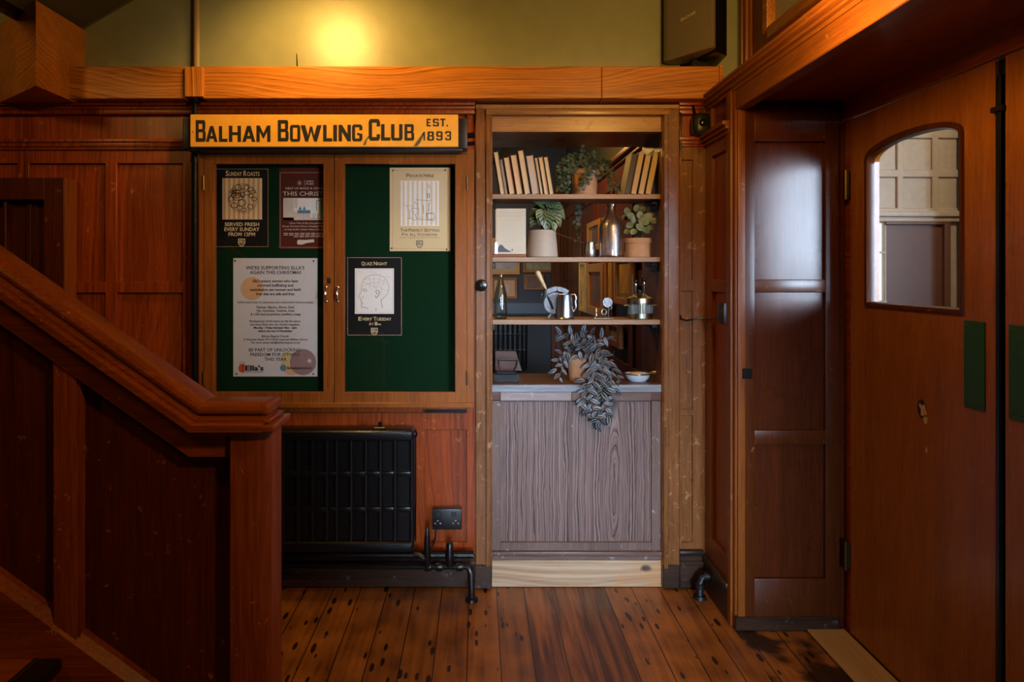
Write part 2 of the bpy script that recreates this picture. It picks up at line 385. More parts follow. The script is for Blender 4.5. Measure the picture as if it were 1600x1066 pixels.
M['ink2'] = plain('printed_black', (.012, .012, .015), .6)
M['inkgrey'] = plain('printed_grey', (.055, .055, .065), .6)
M['swash'] = plain('faded_green_paint', (.10, .095, .04), .5)
M['paper'] = plain('white_paper', (.52, .52, .54), .6, var=.04)
M['cream'] = plain('cream_paper', (.60, .46, .25), .6, var=.04)
M['creamink'] = plain('cream_print', (.62, .50, .28), .6)
M['oldpage'] = plain('old_page', (.52, .45, .34), .7, var=.05)
M['blackpaper'] = plain('black_paper', (.006, .006, .006), .5, spec=.2)
M['maroon'] = plain('maroon_paper', (.075, .016, .010), .5, spec=.2)
M['maroonlt'] = plain('maroon_border', (.20, .10, .07), .5)
M['pale'] = plain('pale_print', (.55, .50, .44), .6)
M['stripe'] = plain('tan_stripe_print', (.52, .30, .10), .6)
M['stripe2'] = plain('cream_stripe_print', (.66, .52, .34), .6)
M['white'] = plain('white_print', (.75, .73, .70), .6, var=.05)
M['peach'] = plain('peach_print', (.55, .33, .17), .6)
M['mauve'] = plain('mauve_print', (.25, .16, .17), .6)
M['yellowp'] = plain('yellow_print', (.50, .42, .20), .6)
M['redp'] = plain('red_print', (.50, .07, .02), .6)
M['bluep'] = plain('blue_print', (.07, .20, .32), .6)
M['brass'] = plain('brass', (.55, .36, .12), .28, 1, 0, .1)
M['oldbrass'] = plain('aged_brass', (.12, .085, .04), .4, 1, 0, .2)
M['chrome'] = plain('bright_metal', (.62, .63, .66), .18, 1)
M['pewter'] = plain('pewter', (.50, .52, .56), .30, 1, 0, .25, 60)
M['greymetal'] = plain('dull_grey_metal', (.17, .19, .22), .5, .6, 0, .6, 90, .4)
M['silverpot'] = plain('tarnished_silver', (.42, .38, .28), .28, 1, 0, .2, 60, .25)
M['iron'] = plain('cast_iron', (.018, .019, .021), .45, .6, 0, .5, 90)
M['terra'] = plain('terracotta', (.46, .23, .12), .75, 0, 0, .4, 45, .25)
M['terra2'] = plain('pale_terracotta', (.48, .27, .15), .75, 0, 0, .4, 30, .22)
M['potpale'] = plain('pale_stoneware', (.36, .285, .225), .6, 0, 0, .2, 60, .08)
M['soil'] = plain('soil', (.02, .014, .008), .9, 0, 0, .8, 120)
M['stem'] = plain('plant_stem', (.09, .085, .03), .6)
M['stempink'] = plain('pink_stem', (.16, .08, .06), .6)
M['euc'] = leafmat('trailing_leaf', (.016, .036, .020), (.075, .110, .065), 'noise')
M['begonia'] = leafmat('veined_leaf', (.010, .040, .014), (.17, .20, .10), 'vein')
M['roundleaf'] = leafmat('pale_round_leaf', (.07, .11, .045), (.20, .24, .12), 'noise')
M['trad'] = leafmat('striped_leaf', (.006, .008, .012), (.17, .21, .25), 'stripe')
M['pages'] = wood('page_edges', (.50, .34, .17), (.74, .57, .34), 'z', 240, (.7, .8), 0, coat=0, bump=.5, gain=1.05)
M['glass_pane'] = thin_glass('window_glass')
M['bottle'] = clear_glass('clear_bottle_glass', (.95, .95, .95))
t = M['bottle'].node_tree; gl_ = nd(t, 'ShaderNodeBsdfGlossy', Roughness=.30); gl_.inputs[0].default_value = (.88, .86, .84, 1); mx_ = t.nodes.new('ShaderNodeMixShader'); mx_.inputs[0].default_value = .16
t.links.new(t.nodes['Principled BSDF'].outputs[0], mx_.inputs[1]); t.links.new(gl_.outputs[0], mx_.inputs[2]); t.links.new(mx_.outputs[0], t.nodes['Material Output'].inputs[0])
M['greenglass'] = clear_glass('green_bottle_glass', (.87, .96, .90))
M['lobbypaint'] = plain('grey_lobby_paint', (.50, .375, .25), .4)
M['lobbyboard'] = plain('brown_lobby_board', (.13, .050, .024), .45)
M['bluewall'] = plain('blue_grey_wall', (.028, .036, .046), .5)
M['bluerail'] = plain('blue_grey_rail', (.075, .10, .13), .4)
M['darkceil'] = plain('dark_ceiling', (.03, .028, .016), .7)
M['goldframe'] = plain('gilt_frame', (.56, .27, .06), .4, .2, 0, .4, 40, .3)
M['woodframe'] = wood('picture_frame_wood', (.10, .03, .006), (.30, .11, .025), 'x', 60)
M['mount'] = plain('picture_mount', (.60, .36, .17), .6)
M['sepia'] = plain('sepia_print', (.16, .09, .06), .5, bscale=18, var=.8)
M['goldprint'] = plain('yellowed_print', (.74, .37, .085), .5, bscale=12, var=.7)
M['olvprint'] = plain('olive_print', (.30, .26, .14), .5, bscale=22, var=.6)
M['enamel'] = plain('white_blue_enamel', (.55, .66, .78), .2, 0, .3)
M['woodlight'] = wood('turned_handle_wood', (.25, .17, .08), (.48, .36, .20), 'z', 80)
m, t, p = nt('window_daylight'); e = nd(t, 'ShaderNodeEmission', Strength=1.6); e.inputs[0].default_value = (.85, .93, 1, 1)
t.links.new(e.outputs[0], t.nodes['Material Output'].inputs[0]); M['daylight'] = m

# reeded glass of the upper window
m, t, p = nt('reeded_glass'); tc = nd(t, 'ShaderNodeTexCoord'); sp = nd(t, 'ShaderNodeSeparateXYZ'); t.links.new(tc.outputs['Object'], sp.inputs[0])
wv = math_(t, 'SINE', math_(t, 'MULTIPLY', sp.outputs[1], 520.0)); wz = math_(t, 'SINE', math_(t, 'MULTIPLY', sp.outputs[2], 420.0))
b = nd(t, 'ShaderNodeBump', Strength=.6, Distance=.004); t.links.new(math_(t, 'MULTIPLY', wv, wz), b.inputs['Height']); t.links.new(b.outputs[0], p.inputs['Normal'])
p.inputs['Base Color'].default_value = (.42, .42, .32, 1); p.inputs['Roughness'].default_value = .25; p.inputs['Transmission Weight'].default_value = .15
M['reeded'] = m

# worn floorboards
def floor_mat():
    m, t, p = nt('worn_pine_floorboards'); L = t.links
    tc = nd(t, 'ShaderNodeTexCoord'); sp = nd(t, 'ShaderNodeSeparateXYZ'); L.new(tc.outputs['Object'], sp.inputs[0])
    PW = .1172
    u = math_(t, 'DIVIDE', math_(t, 'ADD', sp.outputs[0], .0405), PW)
    idx = math_(t, 'FLOOR', u); fr = math_(t, 'FRACT', u)
    wn = nd(t, 'ShaderNodeTexWhiteNoise', noise_dimensions='1D'); L.new(idx, wn.inputs['W'])
    cmb = nd(t, 'ShaderNodeCombineXYZ'); L.new(sp.outputs[0], cmb.inputs[0])
    L.new(math_(t, 'MULTIPLY_ADD', wn.outputs['Value'], 13.0, math_(t, 'MULTIPLY', sp.outputs[1], .06)), cmb.inputs[1])
    gr = nd(t, 'ShaderNodeTexNoise', Scale=38.0, Detail=6.0, Distortion=.5); L.new(cmb.outputs[0], gr.inputs[0])
    bl = nd(t, 'ShaderNodeTexNoise', Scale=7.0, Detail=3.0); L.new(tc.outputs['Object'], bl.inputs[0])
    g = math_(t, 'MULTIPLY_ADD', gr.outputs[0], .5, math_(t, 'MULTIPLY', bl.outputs[0], .5))
    pine = ramp(t, [(.3, (.09, .026, .005)), (.72, (.47, .165, .028))], g)
    red = ramp(t, [(.35, (.065, .017, .004)), (.75, (.36, .115, .022))], gr.outputs[0])
    # three newer red boards in the middle
    mid = math_(t, 'MULTIPLY', math_(t, 'GREATER_THAN', sp.outputs[0], .19), math_(t, 'LESS_THAN', sp.outputs[0], .545))
    c = mixc(t, pine, red, mid)
    c = mixc(t, (.62, .58, .55), (1.0, 1.0, 1.0), wn.outputs['Value']) if False else c
    tone = nd(t, 'ShaderNodeMapRange'); tone.inputs[3].default_value = .72; tone.inputs[4].default_value = 1.12; L.new(wn.outputs['Value'], tone.inputs[0])
    tcx = nd(t, 'ShaderNodeCombineXYZ')
    for i in range(3): L.new(tone.outputs[0], tcx.inputs[i])
    c = mixc(t, c, tcx.outputs[0], 1.0, 'MULTIPLY')
    # dark dents
    dm = nd(t, 'ShaderNodeMapping'); dm.inputs['Scale'].default_value = (30, 9, 1); L.new(tc.outputs['Object'], dm.inputs[0])
    vo = nd(t, 'ShaderNodeTexVoronoi', Scale=1.0, Randomness=1.0); L.new(dm.outputs[0], vo.inputs['Vector'])
    cl = nd(t, 'ShaderNodeTexNoise', Scale=11.0, Detail=2.0); L.new(tc.outputs['Object'], cl.inputs[0])
    sepc = nd(t, 'ShaderNodeSeparateColor'); L.new(vo.outputs['Color'], sepc.inputs[0])
    rad = math_(t, 'MULTIPLY_ADD', sepc.outputs[0], .20, .07)
    keep = math_(t, 'GREATER_THAN', math_(t, 'MULTIPLY_ADD', sepc.outputs[1], .35, cl.outputs[0]), .42)
    dent = math_(t, 'MULTIPLY', math_(t, 'LESS_THAN', vo.outputs['Distance'], rad), keep)
    dent = math_(t, 'MULTIPLY', dent, math_(t, 'SUBTRACT', 1.0, math_(t, 'MULTIPLY', mid, .95)))
    c = mixc(t, c, (.006, .005, .005), math_(t, 'MULTIPLY', dent, .93))
    # darker blotches on the boards by the door
    stn = nd(t, 'ShaderNodeTexNoise', Scale=5.5, Detail=5.0); L.new(tc.outputs['Object'], stn.inputs[0])
    sf = math_(t, 'MULTIPLY', ramp(t, [(.48, (0, 0, 0)), (.58, (1, 1, 1))], stn.outputs[0]), math_(t, 'GREATER_THAN', sp.outputs[0], .98))
    c = mixc(t, c, (.010, .005, .003), math_(t, 'MULTIPLY', sf, .9))
    seam = math_(t, 'LESS_THAN', math_(t, 'MINIMUM', fr, math_(t, 'SUBTRACT', 1.0, fr)), .016)
    c = mixc(t, c, (.004, .003, .002), seam)
    L.new(c, p.inputs['Base Color'])
    rr = nd(t, 'ShaderNodeMapRange'); rr.inputs[3].default_value = .22; rr.inputs[4].default_value = .5; L.new(bl.outputs[0], rr.inputs[0])
    L.new(rr.outputs[0], p.inputs['Roughness']); p.inputs['Coat Weight'].default_value = .1
    h = math_(t, 'SUBTRACT', math_(t, 'SUBTRACT', math_(t, 'MULTIPLY', g, .25), seam), math_(t, 'MULTIPLY', dent, .6))
    b = nd(t, 'ShaderNodeBump', Strength=.5, Distance=.003); L.new(h, b.inputs['Height']); L.new(b.outputs[0], p.inputs['Normal'])
    return m
M['floor'] = floor_mat()

# ------------------------------------------------------------------ the room shell
DW, DP = 2.95, 2.966                       # panelling: face of the stiles, face of the recessed panels
OX0, OX1 = X(768, DW), X(1035, DW)         # the hatch opening
XR = .985                                  # right-hand wall
struct('floor', MB().box(-2.6, 1.40, -2.4, 3.0, -.05, 0), M['floor'], 'worn pine floorboards with dark dents and black seams', 'floor')
struct('floor_rear_room', MB().box(-1.3, .95, 3.0, 6.7, -.05, 0), M['rear_y'], 'dark floor of the room seen through the hatch', 'floor')
struct('floor_lobby', MB().box(1.40, 4.2, -2.4, 3.5, -.05, 0), M['rear_y'], 'dark floor of the lobby behind the swing doors', 'floor')

b = MB(); ZT = Z(153, 2.95)+.05
b.box(-2.6, OX0-.004, DP, 3.05, 0, ZT); b.box(OX1+.004, 1.16, DP, 3.05, 0, ZT); b.box(OX0-.004, OX1+.004, DP, 3.05, Z(206, DW), ZT)
def mould(b, px0, px1, steps):
    for y0, y1, d in steps: b.rect(px0, px1, y0, y1, d, DP-d+.01, .004, 2)
for a, c in ((-190, 742), (1062, 1103)):
    mould(b, a, c, [(157, 164, 2.905), (164, 170, 2.925), (170, 178, 2.935)])
mould(b, -190, 297, [(217, 222, 2.922), (222, 229, 2.932), (229, 234, 2.942)])
mould(b, 1062, 1104, [(213, 219, 2.925), (219, 225, 2.935), (225, 229, 2.942)])
R = lambda *a, **k: b.rect(*a, DW, DP-DW+.01, **k)
R(-190, 298, 236, 255)
for s in ((-120, -102), (27, 45), (165, 182), (286, 300)): R(s[0], s[1], 254, 884)
R(-190, 300, 441, 457)
R(300, 312, 178, 884); R(729, 744, 178, 884)
R(440, 730, 645, 672); R(650, 664, 671, 870); R(664, 730, 655, 664); R(440, 730, 848, 886)
struct('wall_back', b, M['panel_z'], 'dark varnished wooden panelling of the back wall')
b = MB(); R(1062, 1065, 228, 884); R(1082, 1104, 228, 884); R(1064, 1083, 228, 250); R(1064, 1083, 437, 455); R(1064, 1083, 640, 650); R(1064, 1083, 848, 862)
b.rect(1064, 1083, 230, 884, 2.9605, .012, 0)
struct('wall_back_right', b, M['case_z'], 'narrow panelling frame between the hatch casing and the right wall')
struct('wall_back_upper', MB().box(-2.6, 1.16, 2.968, 3.05, ZT-.01, 3.6), M['olive'], 'glossy olive green painted wall above the oak fascia')

# casing of the hatch
b = MB()
b.rect(743, 769, 165, 890, 2.925, .045, .004); b.rect(759, 767, 178, 890, 2.915, .02, .004)
b.rect(1035, 1062, 165, 890, 2.925, .045, .004); b.rect(1037, 1045, 178, 890, 2.915, .02, .004)
struct('trim_1', b, M['case_z'], 'worn upright casing boards either side of the shelf hatch', 'casing')
b = MB(); b.rect(743, 1062, 163, 170, 2.918, .05, .003); b.rect(759, 1046, 170, 179, 2.912, .05, .004, 2); b.rect(766, 1037, 180, 205, 2.945, .04, .002); b.rect(766, 1037, 202, 206, 2.940, .04, .001)
struct('trim_2', b, M['headboard'], 'worn head board and moulding above the shelf hatch, lamplight in their pale colour', 'casing')
b = MB(); b.box(OX0-.004, OX0+.004, 2.95, 3.30, Z(601, DW), Z(205, DW)); b.box(OX1-.004, OX1+.004, 2.95, 3.30, Z(601, DW), Z(205, DW))
b.box(OX0, OX1, 2.96, 3.30, Z(206, DW)-.002, Z(200, DW))
struct('trim_3', b, M['case_z'], 'wooden lining boards inside the shelf hatch', 'lining')

# oak fascia ledge
b = MB()
for a, c in ((60, 289), (316, 940), (940.6, 1124)): b.rect(a, c, 103.5, 154, 2.85, .12, .003)
b.rect(1124.4, 1130, 101, 150, 2.845, .12, .002)
struct('trim_4', b, M['oak_x'], 'honey oak fascia ledge running across under the olive wall', 'fascia')
b = MB(); b.rect(288, 317, 104, 151, 2.835, .02, .002)
struct('trim_5', b, M['oak_z'], 'small oak cover block on the fascia where the pipe passes', 'block')

# boxed oak beam, top left
b = MB(); b.prism([(-1.72, 2.635), (-1.72, 2.967), (-2.55, 2.967), (-2.55, 3.30-.02), (-2.6, 3.28)][:3]+[(-2.14, 2.967)], 2.095, 2.427, 'z')
bm_pts = [(-1.72, 2.635), (-1.72, 2.967), (-2.135, 2.967)]
b.bm.clear(); b.prism(bm_pts, 2.095, 2.427, 'z')
struct('trim_6', b, M['oak_x'], 'boxed oak beam end projecting at the top left', 'beam')
b = MB(); b.mesh([(-3.2, 2.967, 1.575), (1.0, 2.967, 4.036), (1.0, .6, 4.036), (-3.2, .6, 1.575), (-3.2, 2.967, 1.635), (1.0, 2.967, 4.096), (1.0, .6, 4.096), (-3.2, .6, 1.635)],
    [(0, 1, 2, 3), (4, 5, 6, 7), (0, 1, 5, 4), (1, 2, 6, 5), (2, 3, 7, 6), (3, 0, 4, 7)])
bmesh.ops.bisect_plane(b.bm, geom=b.bm.verts[:]+b.bm.edges[:]+b.bm.faces[:], plane_co=(0, 0, 2.40), plane_no=(0, 0, -1), clear_outer=True)
struct('ceiling', b, M['soffit'], 'sloping grey soffit in the top left corner', 'ceiling')
b = MB(); b.tube([(-3.0, 2.962, 2.437+.586*(-1.27)), (.2, 2.962, 2.437+.586*1.93)], .006)
bmesh.ops.bisect_plane(b.bm, geom=b.bm.verts[:]+b.bm.edges[:]+b.bm.faces[:], plane_co=(0, 0, 2.43), plane_no=(0, 0, -1), clear_outer=True)
struct('trim_7', b, M['soffit'], 'thin bead where the grey soffit meets the olive wall', 'bead')

# left cased doorway, partly hidden by the stairs
dd = 2.877
b = MB(); b.rect(68, 100, 278, 900, dd, .085, .002); b.rect(-170, 68.5, 278, 312, dd, .085, .002)
d1 = struct('door_1', b, M['stairpanel'], 'dark cased doorway on the left behind the stair rail', 'doorway')  # darker wood on the casing front puts its shade into the colour
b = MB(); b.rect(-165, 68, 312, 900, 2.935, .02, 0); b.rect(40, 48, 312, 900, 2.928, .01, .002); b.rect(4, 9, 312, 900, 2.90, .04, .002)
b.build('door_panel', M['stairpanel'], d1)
b = MB(); b.box(X(100, dd)-.001, X(100, dd)+.007, dd+.001, dd+.08, 0, Z(278, dd)-.001, .001); b.build('lit_side_board', M['board_z'], d1)  # lighter board added so the casing side looks lit

# skirting
b = MB(); b.rect(-150, 743, 886, 918, 2.932, .04, .003); b.rect(-150, 743, 868, 880, 2.935, .04, .003); b.rect(-150, 743, 879, 887, 2.928, .04, .004, 2)
b.rect(742, 768, 884, 920, 2.915, .06, .003)
struct('baseboard_back', b, M['skirt'], 'scuffed dark skirting below the radiator', 'skirting')
b = MB(); b.rect(1036, 1062, 884, 920, 2.915, .06, .003); b.rect(1062, 1100, 884, 919, 2.925, .05, .003); b.rect(1062, 1101, 862, 868, 2.922, .05, .004, 2); b.rect(1062, 1101, 868, 878, 2.935, .04, .003); b.rect(1062, 1101, 878, 884, 2.925, .05, .003)
struct('baseboard_back_right', b, M['skirt'], 'scuffed moulded skirting right of the shelf hatch', 'skirting')

# right wall between the corner and the door recess
b = MB(); zt = Z(150, DW)
b.box(XR+.014, 1.12, 2.62, 3.0, 0, zt)
struct('wall_right_panels', b, M['panel_z'], 'dark recessed panels of the short right wall')
b = MB(); bx = lambda *a, **k: b.box(XR, XR+.02, *a, bev=.003, **k)
bx(2.875, 2.95, 0, zt-.05); bx(2.66, 2.88, Z(455, DW), Z(437, DW)); bx(2.66, 2.88, Z(250, DW), 1.93); bx(2.66, 2.88, .10, .24)
for z0, z1, o in ((1.915, 1.93, .012), (1.93, 1.945, .024), (1.945, 1.962, .036)): b.box(XR-o, XR+.02, 2.64, 2.955, z0, z1, .003, 2)
struct('wall_right', b, M['board_z'], 'short panelled wall on the right, between the corner and the door recess')
b = MB(); b.box(XR-.012, XR+.02, 2.655, 2.955, 0, .13, .003); b.box(XR-.018, XR+.02, 2.655, 2.955, .13, .15, .004, 2)
struct('baseboard_right', b, M['skirt'], 'black scuffed skirting on the short right wall', 'skirting')
b = MB(); b.box(.974, 1.02, 2.625, 2.675, 0, 2.075, .004, 2); b.box(.982, 1.02, 2.60, 2.63, 0, 2.07, .006, 3); b.box(.990, 1.02, 2.59, 2.606, 0, 2.02, .004, 2)
struct('trim_8', b, M['board_z'], 'upright moulded corner post of the door recess', 'post')
# cornice and fascia over the door recess
b = MB(); b.prism([(1.20, 2.117), (.943, 2.117), (.943, 2.108), (.950, 2.104), (.953, 2.096), (.966, 2.090), (.968, 2.082), (.978, 2.078), (.980, 2.066), (1.20, 2.066)], .2, 2.955, 'y')
struct('trim_9', b, M['board_y'], 'dark moulded cornice rising to the right over the doors', 'cornice')
b = MB(); b.box(.984, 1.03, .2, 2.602, 1.993, 2.07, .003)
struct('trim_10', b, M['board_y'], 'orange brown fascia board over the door recess', 'fascia')
struct('ceiling_door_recess', MB().box(1.0, 1.55, .2, 2.66, 2.03, 2.062), M['panel_y'], 'dark soffit over the recessed swing doors', 'ceiling')
# reveal panel facing the camera
b = MB(); b.box(1.0, 1.42, 2.607, 2.66, 0, 2.05); struct('wall_reveal_panels', b, M['reveal'], 'dark recessed panels of the door recess end wall')
b = MB()
for a in ((1158, 1180, 164, 986), (1290, 1312, 164, 983), (1179, 1291, 164, 221), (1179, 1291, 437, 457), (1179, 1291, 673, 695), (1179, 1291, 905, 986)): b.rect(*a, 2.590, .016, .004, 2)
reveal_bm = b
wr = struct('wall_reveal', b, M['revframe'], 'polished panelled end wall of the door recess catching the daylight')
b = MB(); b.rect(1150, 1312, 965, 986.5, 2.583, .02, .003)
struct('baseboard_reveal', b, M['skirt'], 'black scuffed foot of the recess end panel', 'skirting')
struct('trim_11', MB().box(1.252, 1.395, .2, 2.588, 0, .010, .003), M['thresh'], 'tan threshold board along the foot of the swing doors', 'threshold')
# upper right wall and its reeded window
UX = 1.16
b = MB(); b.box(UX, UX+.1, 2.71, 3.05, 2.06, 3.4); b.box(UX, UX+.1, .2, 2.72, 2.06, 2.33)
b.box(UX-.02, UX, 2.945, 2.968, 2.1, 3.4, .004); b.box(UX-.032, UX, 2.915, 2.94, 2.1, 3.4, .006, 2); b.box(UX-.025, UX, 2.885, 2.912, 2.1, 3.4, .006, 2); b.box(UX-.012, UX, 2.87, 2.886, 2.1, 3.4, .003)
struct('wall_right_upper', b, M['board_z'], 'upper right wall with upright mouldings beside the reeded window')
b = MB(); b.box(UX-.014, UX+.03, 2.70, 2.745, 2.33, 3.4, .004, 2); b.box(UX-.014, UX+.03, .2, 2.70, 2.30, 2.345, .004, 2)
w1 = struct('window_1', b, M['oak_y'], 'high window with reeded glass in an orange wooden frame', 'window')
MB().box(UX+.02, UX+.03, .2, 2.705, 2.34, 3.4).build('pane', M['reeded'], w1)

# swing doors
DX = 1.40
def arch(y0, y1, zb, zs, za, n=18):
    """window outline (y,z): straight sides up to zs, segmental head up to za"""
    c = (y0+y1)/2; hw = abs(y1-y0)/2
    return [(y0, zb), (y1, zb)]+[(c-hw*(1 if y0 > y1 else -1)*math.cos(PI*i/n), zs+(za-zs)*math.sin(PI*i/n)**.8) for i in range(n+1)]
def leaf_mb(y0, y1, hole):
    b = MB(); outer = [(y0, .012), (y1, .012), (y1, 1.945), (y0, 1.945)]
    for x in (DX, DX+.042):
        vo = [b.bm.verts.new((x, *p)) for p in outer]; vh = [b.bm.verts.new((x, *p)) for p in hole]
        es = [b.bm.edges.new((L[i], L[(i+1) % len(L)])) for L in (vo, vh) for i in range(len(L))]
        bmesh.ops.triangle_fill(b.bm, use_beauty=True, edges=es)
        if x == DX: a_o, a_h = vo, vh
        else:
            for A, B in ((a_o, vo), (a_h, vh)):
                for i in range(len(A)): b.bm.faces.new((A[i], A[(i+1) % len(A)], B[(i+1) % len(A)], B[i]))
    return b
def swing_door(name, y0, y1, wy0, wy1, label, py0, py1, hinge_y):
    hole = arch(wy0, wy1, 1.258, 1.765, 1.822)
    d = struct(name, leaf_mb(y0, y1, hole), M['door_z'], label, 'door')
    b = MB(); n = len(hole); c = Vector(((wy0+wy1)/2, 1.5))
    def ring(k, x): return [b.bm.verts.new((x, *(Vector(p)+(Vector(p)-c).normalized()*k))) for p in hole]
    r = [ring(.014, DX-.001), ring(.012, DX-.008), ring(-.004, DX-.006), ring(-.010, DX+.004), ring(-.010, DX+.02), ring(0, DX+.02)]
    for A, B in zip(r, r[1:]):
        for i in range(n): b.bm.faces.new((A[i], A[(i+1) % n], B[(i+1) % n], B[i]))
    b.build('glazing_bead', M['revframe'], d)
    b = MB(); b.prism(hole, DX+.021, DX+.025, 'x'); b.build('glass_pane', M['glass_pane'], d, smooth=0)
    b = MB(); b.box(DX-.004, DX, py0, py1, .985, 1.232, .001); pl = b.build('push_plate', M['plate'], d)
    pl['label'] = 'dark green push plate'
    b = MB()
    for yy in (py0+.012, (py0+py1)/2, py1-.012):
        for zz in (1.0, 1.217): b.ball((DX-.0045, yy, zz), .0035, .4, 1, 1, 8, 6)
    b.build('screws', M['oldbrass'], pl)
    if hinge_y:
        for zz in (1.70, .30):
            b = MB(); b.tube([(DX-.012, hinge_y, zz-.055), (DX-.012, hinge_y, zz+.055)], .009); b.box(DX-.006, DX+.002, hinge_y-.006, hinge_y+.028, zz-.05, zz+.05, .001)
            h = b.build('hinge', M['oldbrass'], d); h['label'] = 'aged brass hinge'
    return d
dl = swing_door('door_2', 2.553, 1.838, 2.442, 1.965, 'swing door with arched window and chipped veneer, next to the recess end panel', 1.873, 1.953, 2.566)
# chips in the veneer
b = MB(); rng = random.Random(3)
for (px, py, r) in ((1443, 642, .017), (1446, 655, .011), (1448, 703, .007), (1438, 634, .006)):
    d_ = DX*F/(px-VX); zc = Z(py, d_)
    b.poly([(DX-.0006, d_+r*math.cos(a)*(.6+.5*rng.random()), zc+r*1.5*math.sin(a)*(.6+.5*rng.random())) for a in [2*PI*i/9 for i in range(9)]])
b.build('veneer_chip', M['peach'], dl)
b = MB(); b.poly([(DX-.0004, 2.143+.022*math.cos(a), .938+.030*math.sin(a)) for a in [2*PI*i/14 for i in range(14)]])
b.build('bolt_mark', M['ink'], dl)
swing_door('door_3', 1.803, 1.06, 1.66, 1.225, 'second swing door, cut off by the right edge of the picture', 1.705, 1.788, None)
b = MB(); b.box(DX+.01, DX+.05, 1.795, 1.845, .012, 1.945); b.box(DX-.008, DX+.01, 1.812, 1.829, .012, 1.90, .003); b.box(DX-.014, DX+.01, 1.80, 1.84, 1.80, 1.815, .002)
struct('trim_12', b, M['black'], 'black rebate strip between the two swing doors', 'strip')
b = MB(); b.box(DX-.005, DX+.09, .2, 2.60, 1.952, 2.035, .003); b.box(DX-.012, DX, .2, 2.60, 1.947, 1.955, .002); b.box(DX+.01, DX+.08, 2.556, 2.61, 0, 1.95)
struct('trim_13', b, M['panel_y'], 'dark door head above the swing doors', 'door frame')

# the lobby seen through the arched glass
LY = 3.3
b = MB(); b.box(1.45, 4.2, LY+.012, LY+.1, 0, 3)
q = lambda *a, d=LY: b.rect(*a, d, .03, .004)
for s in ((1350, 1356), (1402, 1412), (1457, 1467), (1512, 1522)): q(s[0], s[1], 190, 330)
for s in ((205, 216), (265, 277), (325, 333)): q(1340, 1620, s[0], s[1])
b.rect(1340, 1620, 330, 338, LY-.03, .06, .004, 2); b.rect(1340, 1620, 338, 346, LY-.015, .05, .004, 2)
struct('wall_lobby', b, M['lobbypaint'], 'grey painted square panelling of the lobby behind the arched glass')
b = MB()
b.rect(1384, 1476, 349, 980, LY-.012, .03, .002); b.rect(1476, 1486, 349, 980, LY-.03, .05, .004, 2); b.rect(1384, 1486, 346, 351, LY-.03, .05, .002)
struct('door_4', b, M['lobbyboard'], 'brown lobby door seen through the arched glass', 'door')
b = MB(); b.rect(1365, 1370, 346, 480, LY-.02, .04, .002); b.rect(1382, 1385, 346, 480, LY-.02, .04, .002); b.rect(1368, 1384, 393, 396, LY-.02, .04, .001); b.rect(1365, 1386, 470, 480, LY-.02, .04, .002)
w2 = struct('window_2', b, M['lobbypaint'], 'narrow bright window beside the brown lobby door', 'window')
b = MB(); b.rect(1368, 1384, 349, 472, LY+.004, .006, 0); b.build('pane', M['daylight'], w2)
b = MB(); b.box(2.33, 2.42, 2.95, LY, 0, 2.6)
struct('wall_lobby_side', b, M['bluewall'], 'dark side post of the lobby beyond the brown door')

# the room behind the hatch
RX, RY = .82, 6.6
b = MB(); b.box(RX+.014, RX+.1, 3.05, RY+.1, 0, 2.0)
for y0, y1 in ((3.05, 3.22), (3.62, 3.70), (4.16, 4.24), (4.80, 4.90), (5.45, 5.54), (6.1, 6.2), (6.5, 6.6)): b.box(RX, RX+.02, y0, y1, 0, 2.0, .002)
for z0, z1 in ((.0, .2), (.78, .86), (1.30, 1.38), (1.88, 2.0)): b.box(RX, RX+.02, 3.05, RY, z0, z1, .002)
for z0, z1, o in ((1.99, 2.01, .02), (2.01, 2.035, .045)): b.box(RX-o, RX+.05, 3.05, RY, z0, z1, .003, 2)
struct('wall_rear_right', b, M['rear_z'], 'red brown panelled wall receding behind the hatch shelves')
struct('wall_rear_right_upper', MB().box(RX+.03, RX+.1, 3.05, RY, 2.03, 2.7), M['darkceil'], 'dark upper wall of the room behind the hatch')
b = MB(); b.box(-1.3, RX+.1, RY, RY+.1, 0, 2.7); b.box(-1.3, RX, RY-.03, RY, Z(490, RY), Z(473, RY), .003); b.box(-1.3, RX, RY-.02, RY, 0, .2, .003)
struct('wall_rear', b, M['bluewall'], 'blue grey far wall of the room behind the hatch')
struct('trim_14', MB().box(-1.3, RX-.002, RY-.045, RY-.03, Z(490, RY), Z(473, RY), .002), M['bluerail'], 'lighter blue dado band on the far wall', 'rail')
b = MB(); b.box(.70, RX, RY-.06, RY, 0, 2.2, .004); b.box(.74, .79, RY-.07, RY-.05, 0, 2.2, .004)
struct('trim_15', b, M['rear_z'], 'red brown corner board at the end of the far wall', 'casing')
b = MB(); b.box(-1.3, RX+.1, 3.05, RY+.1, 2.62, 2.7); b.box(-1.3, RX, 3.6, 3.72, 2.40, 2.62); b.box(-1.3, RX, 5.0, 5.12, 2.40, 2.62); b.box(.1, .2, 3.05, RY, 2.42, 2.62)
struct('ceiling_rear', b, M['darkceil'], 'dark beamed ceiling of the room behind the hatch', 'ceiling')
struct('wall_rear_left', MB().box(-1.4, -1.3, 3.05, RY+.1, 0, 2.7), M['darkceil'], 'dark left wall of the room behind the hatch')

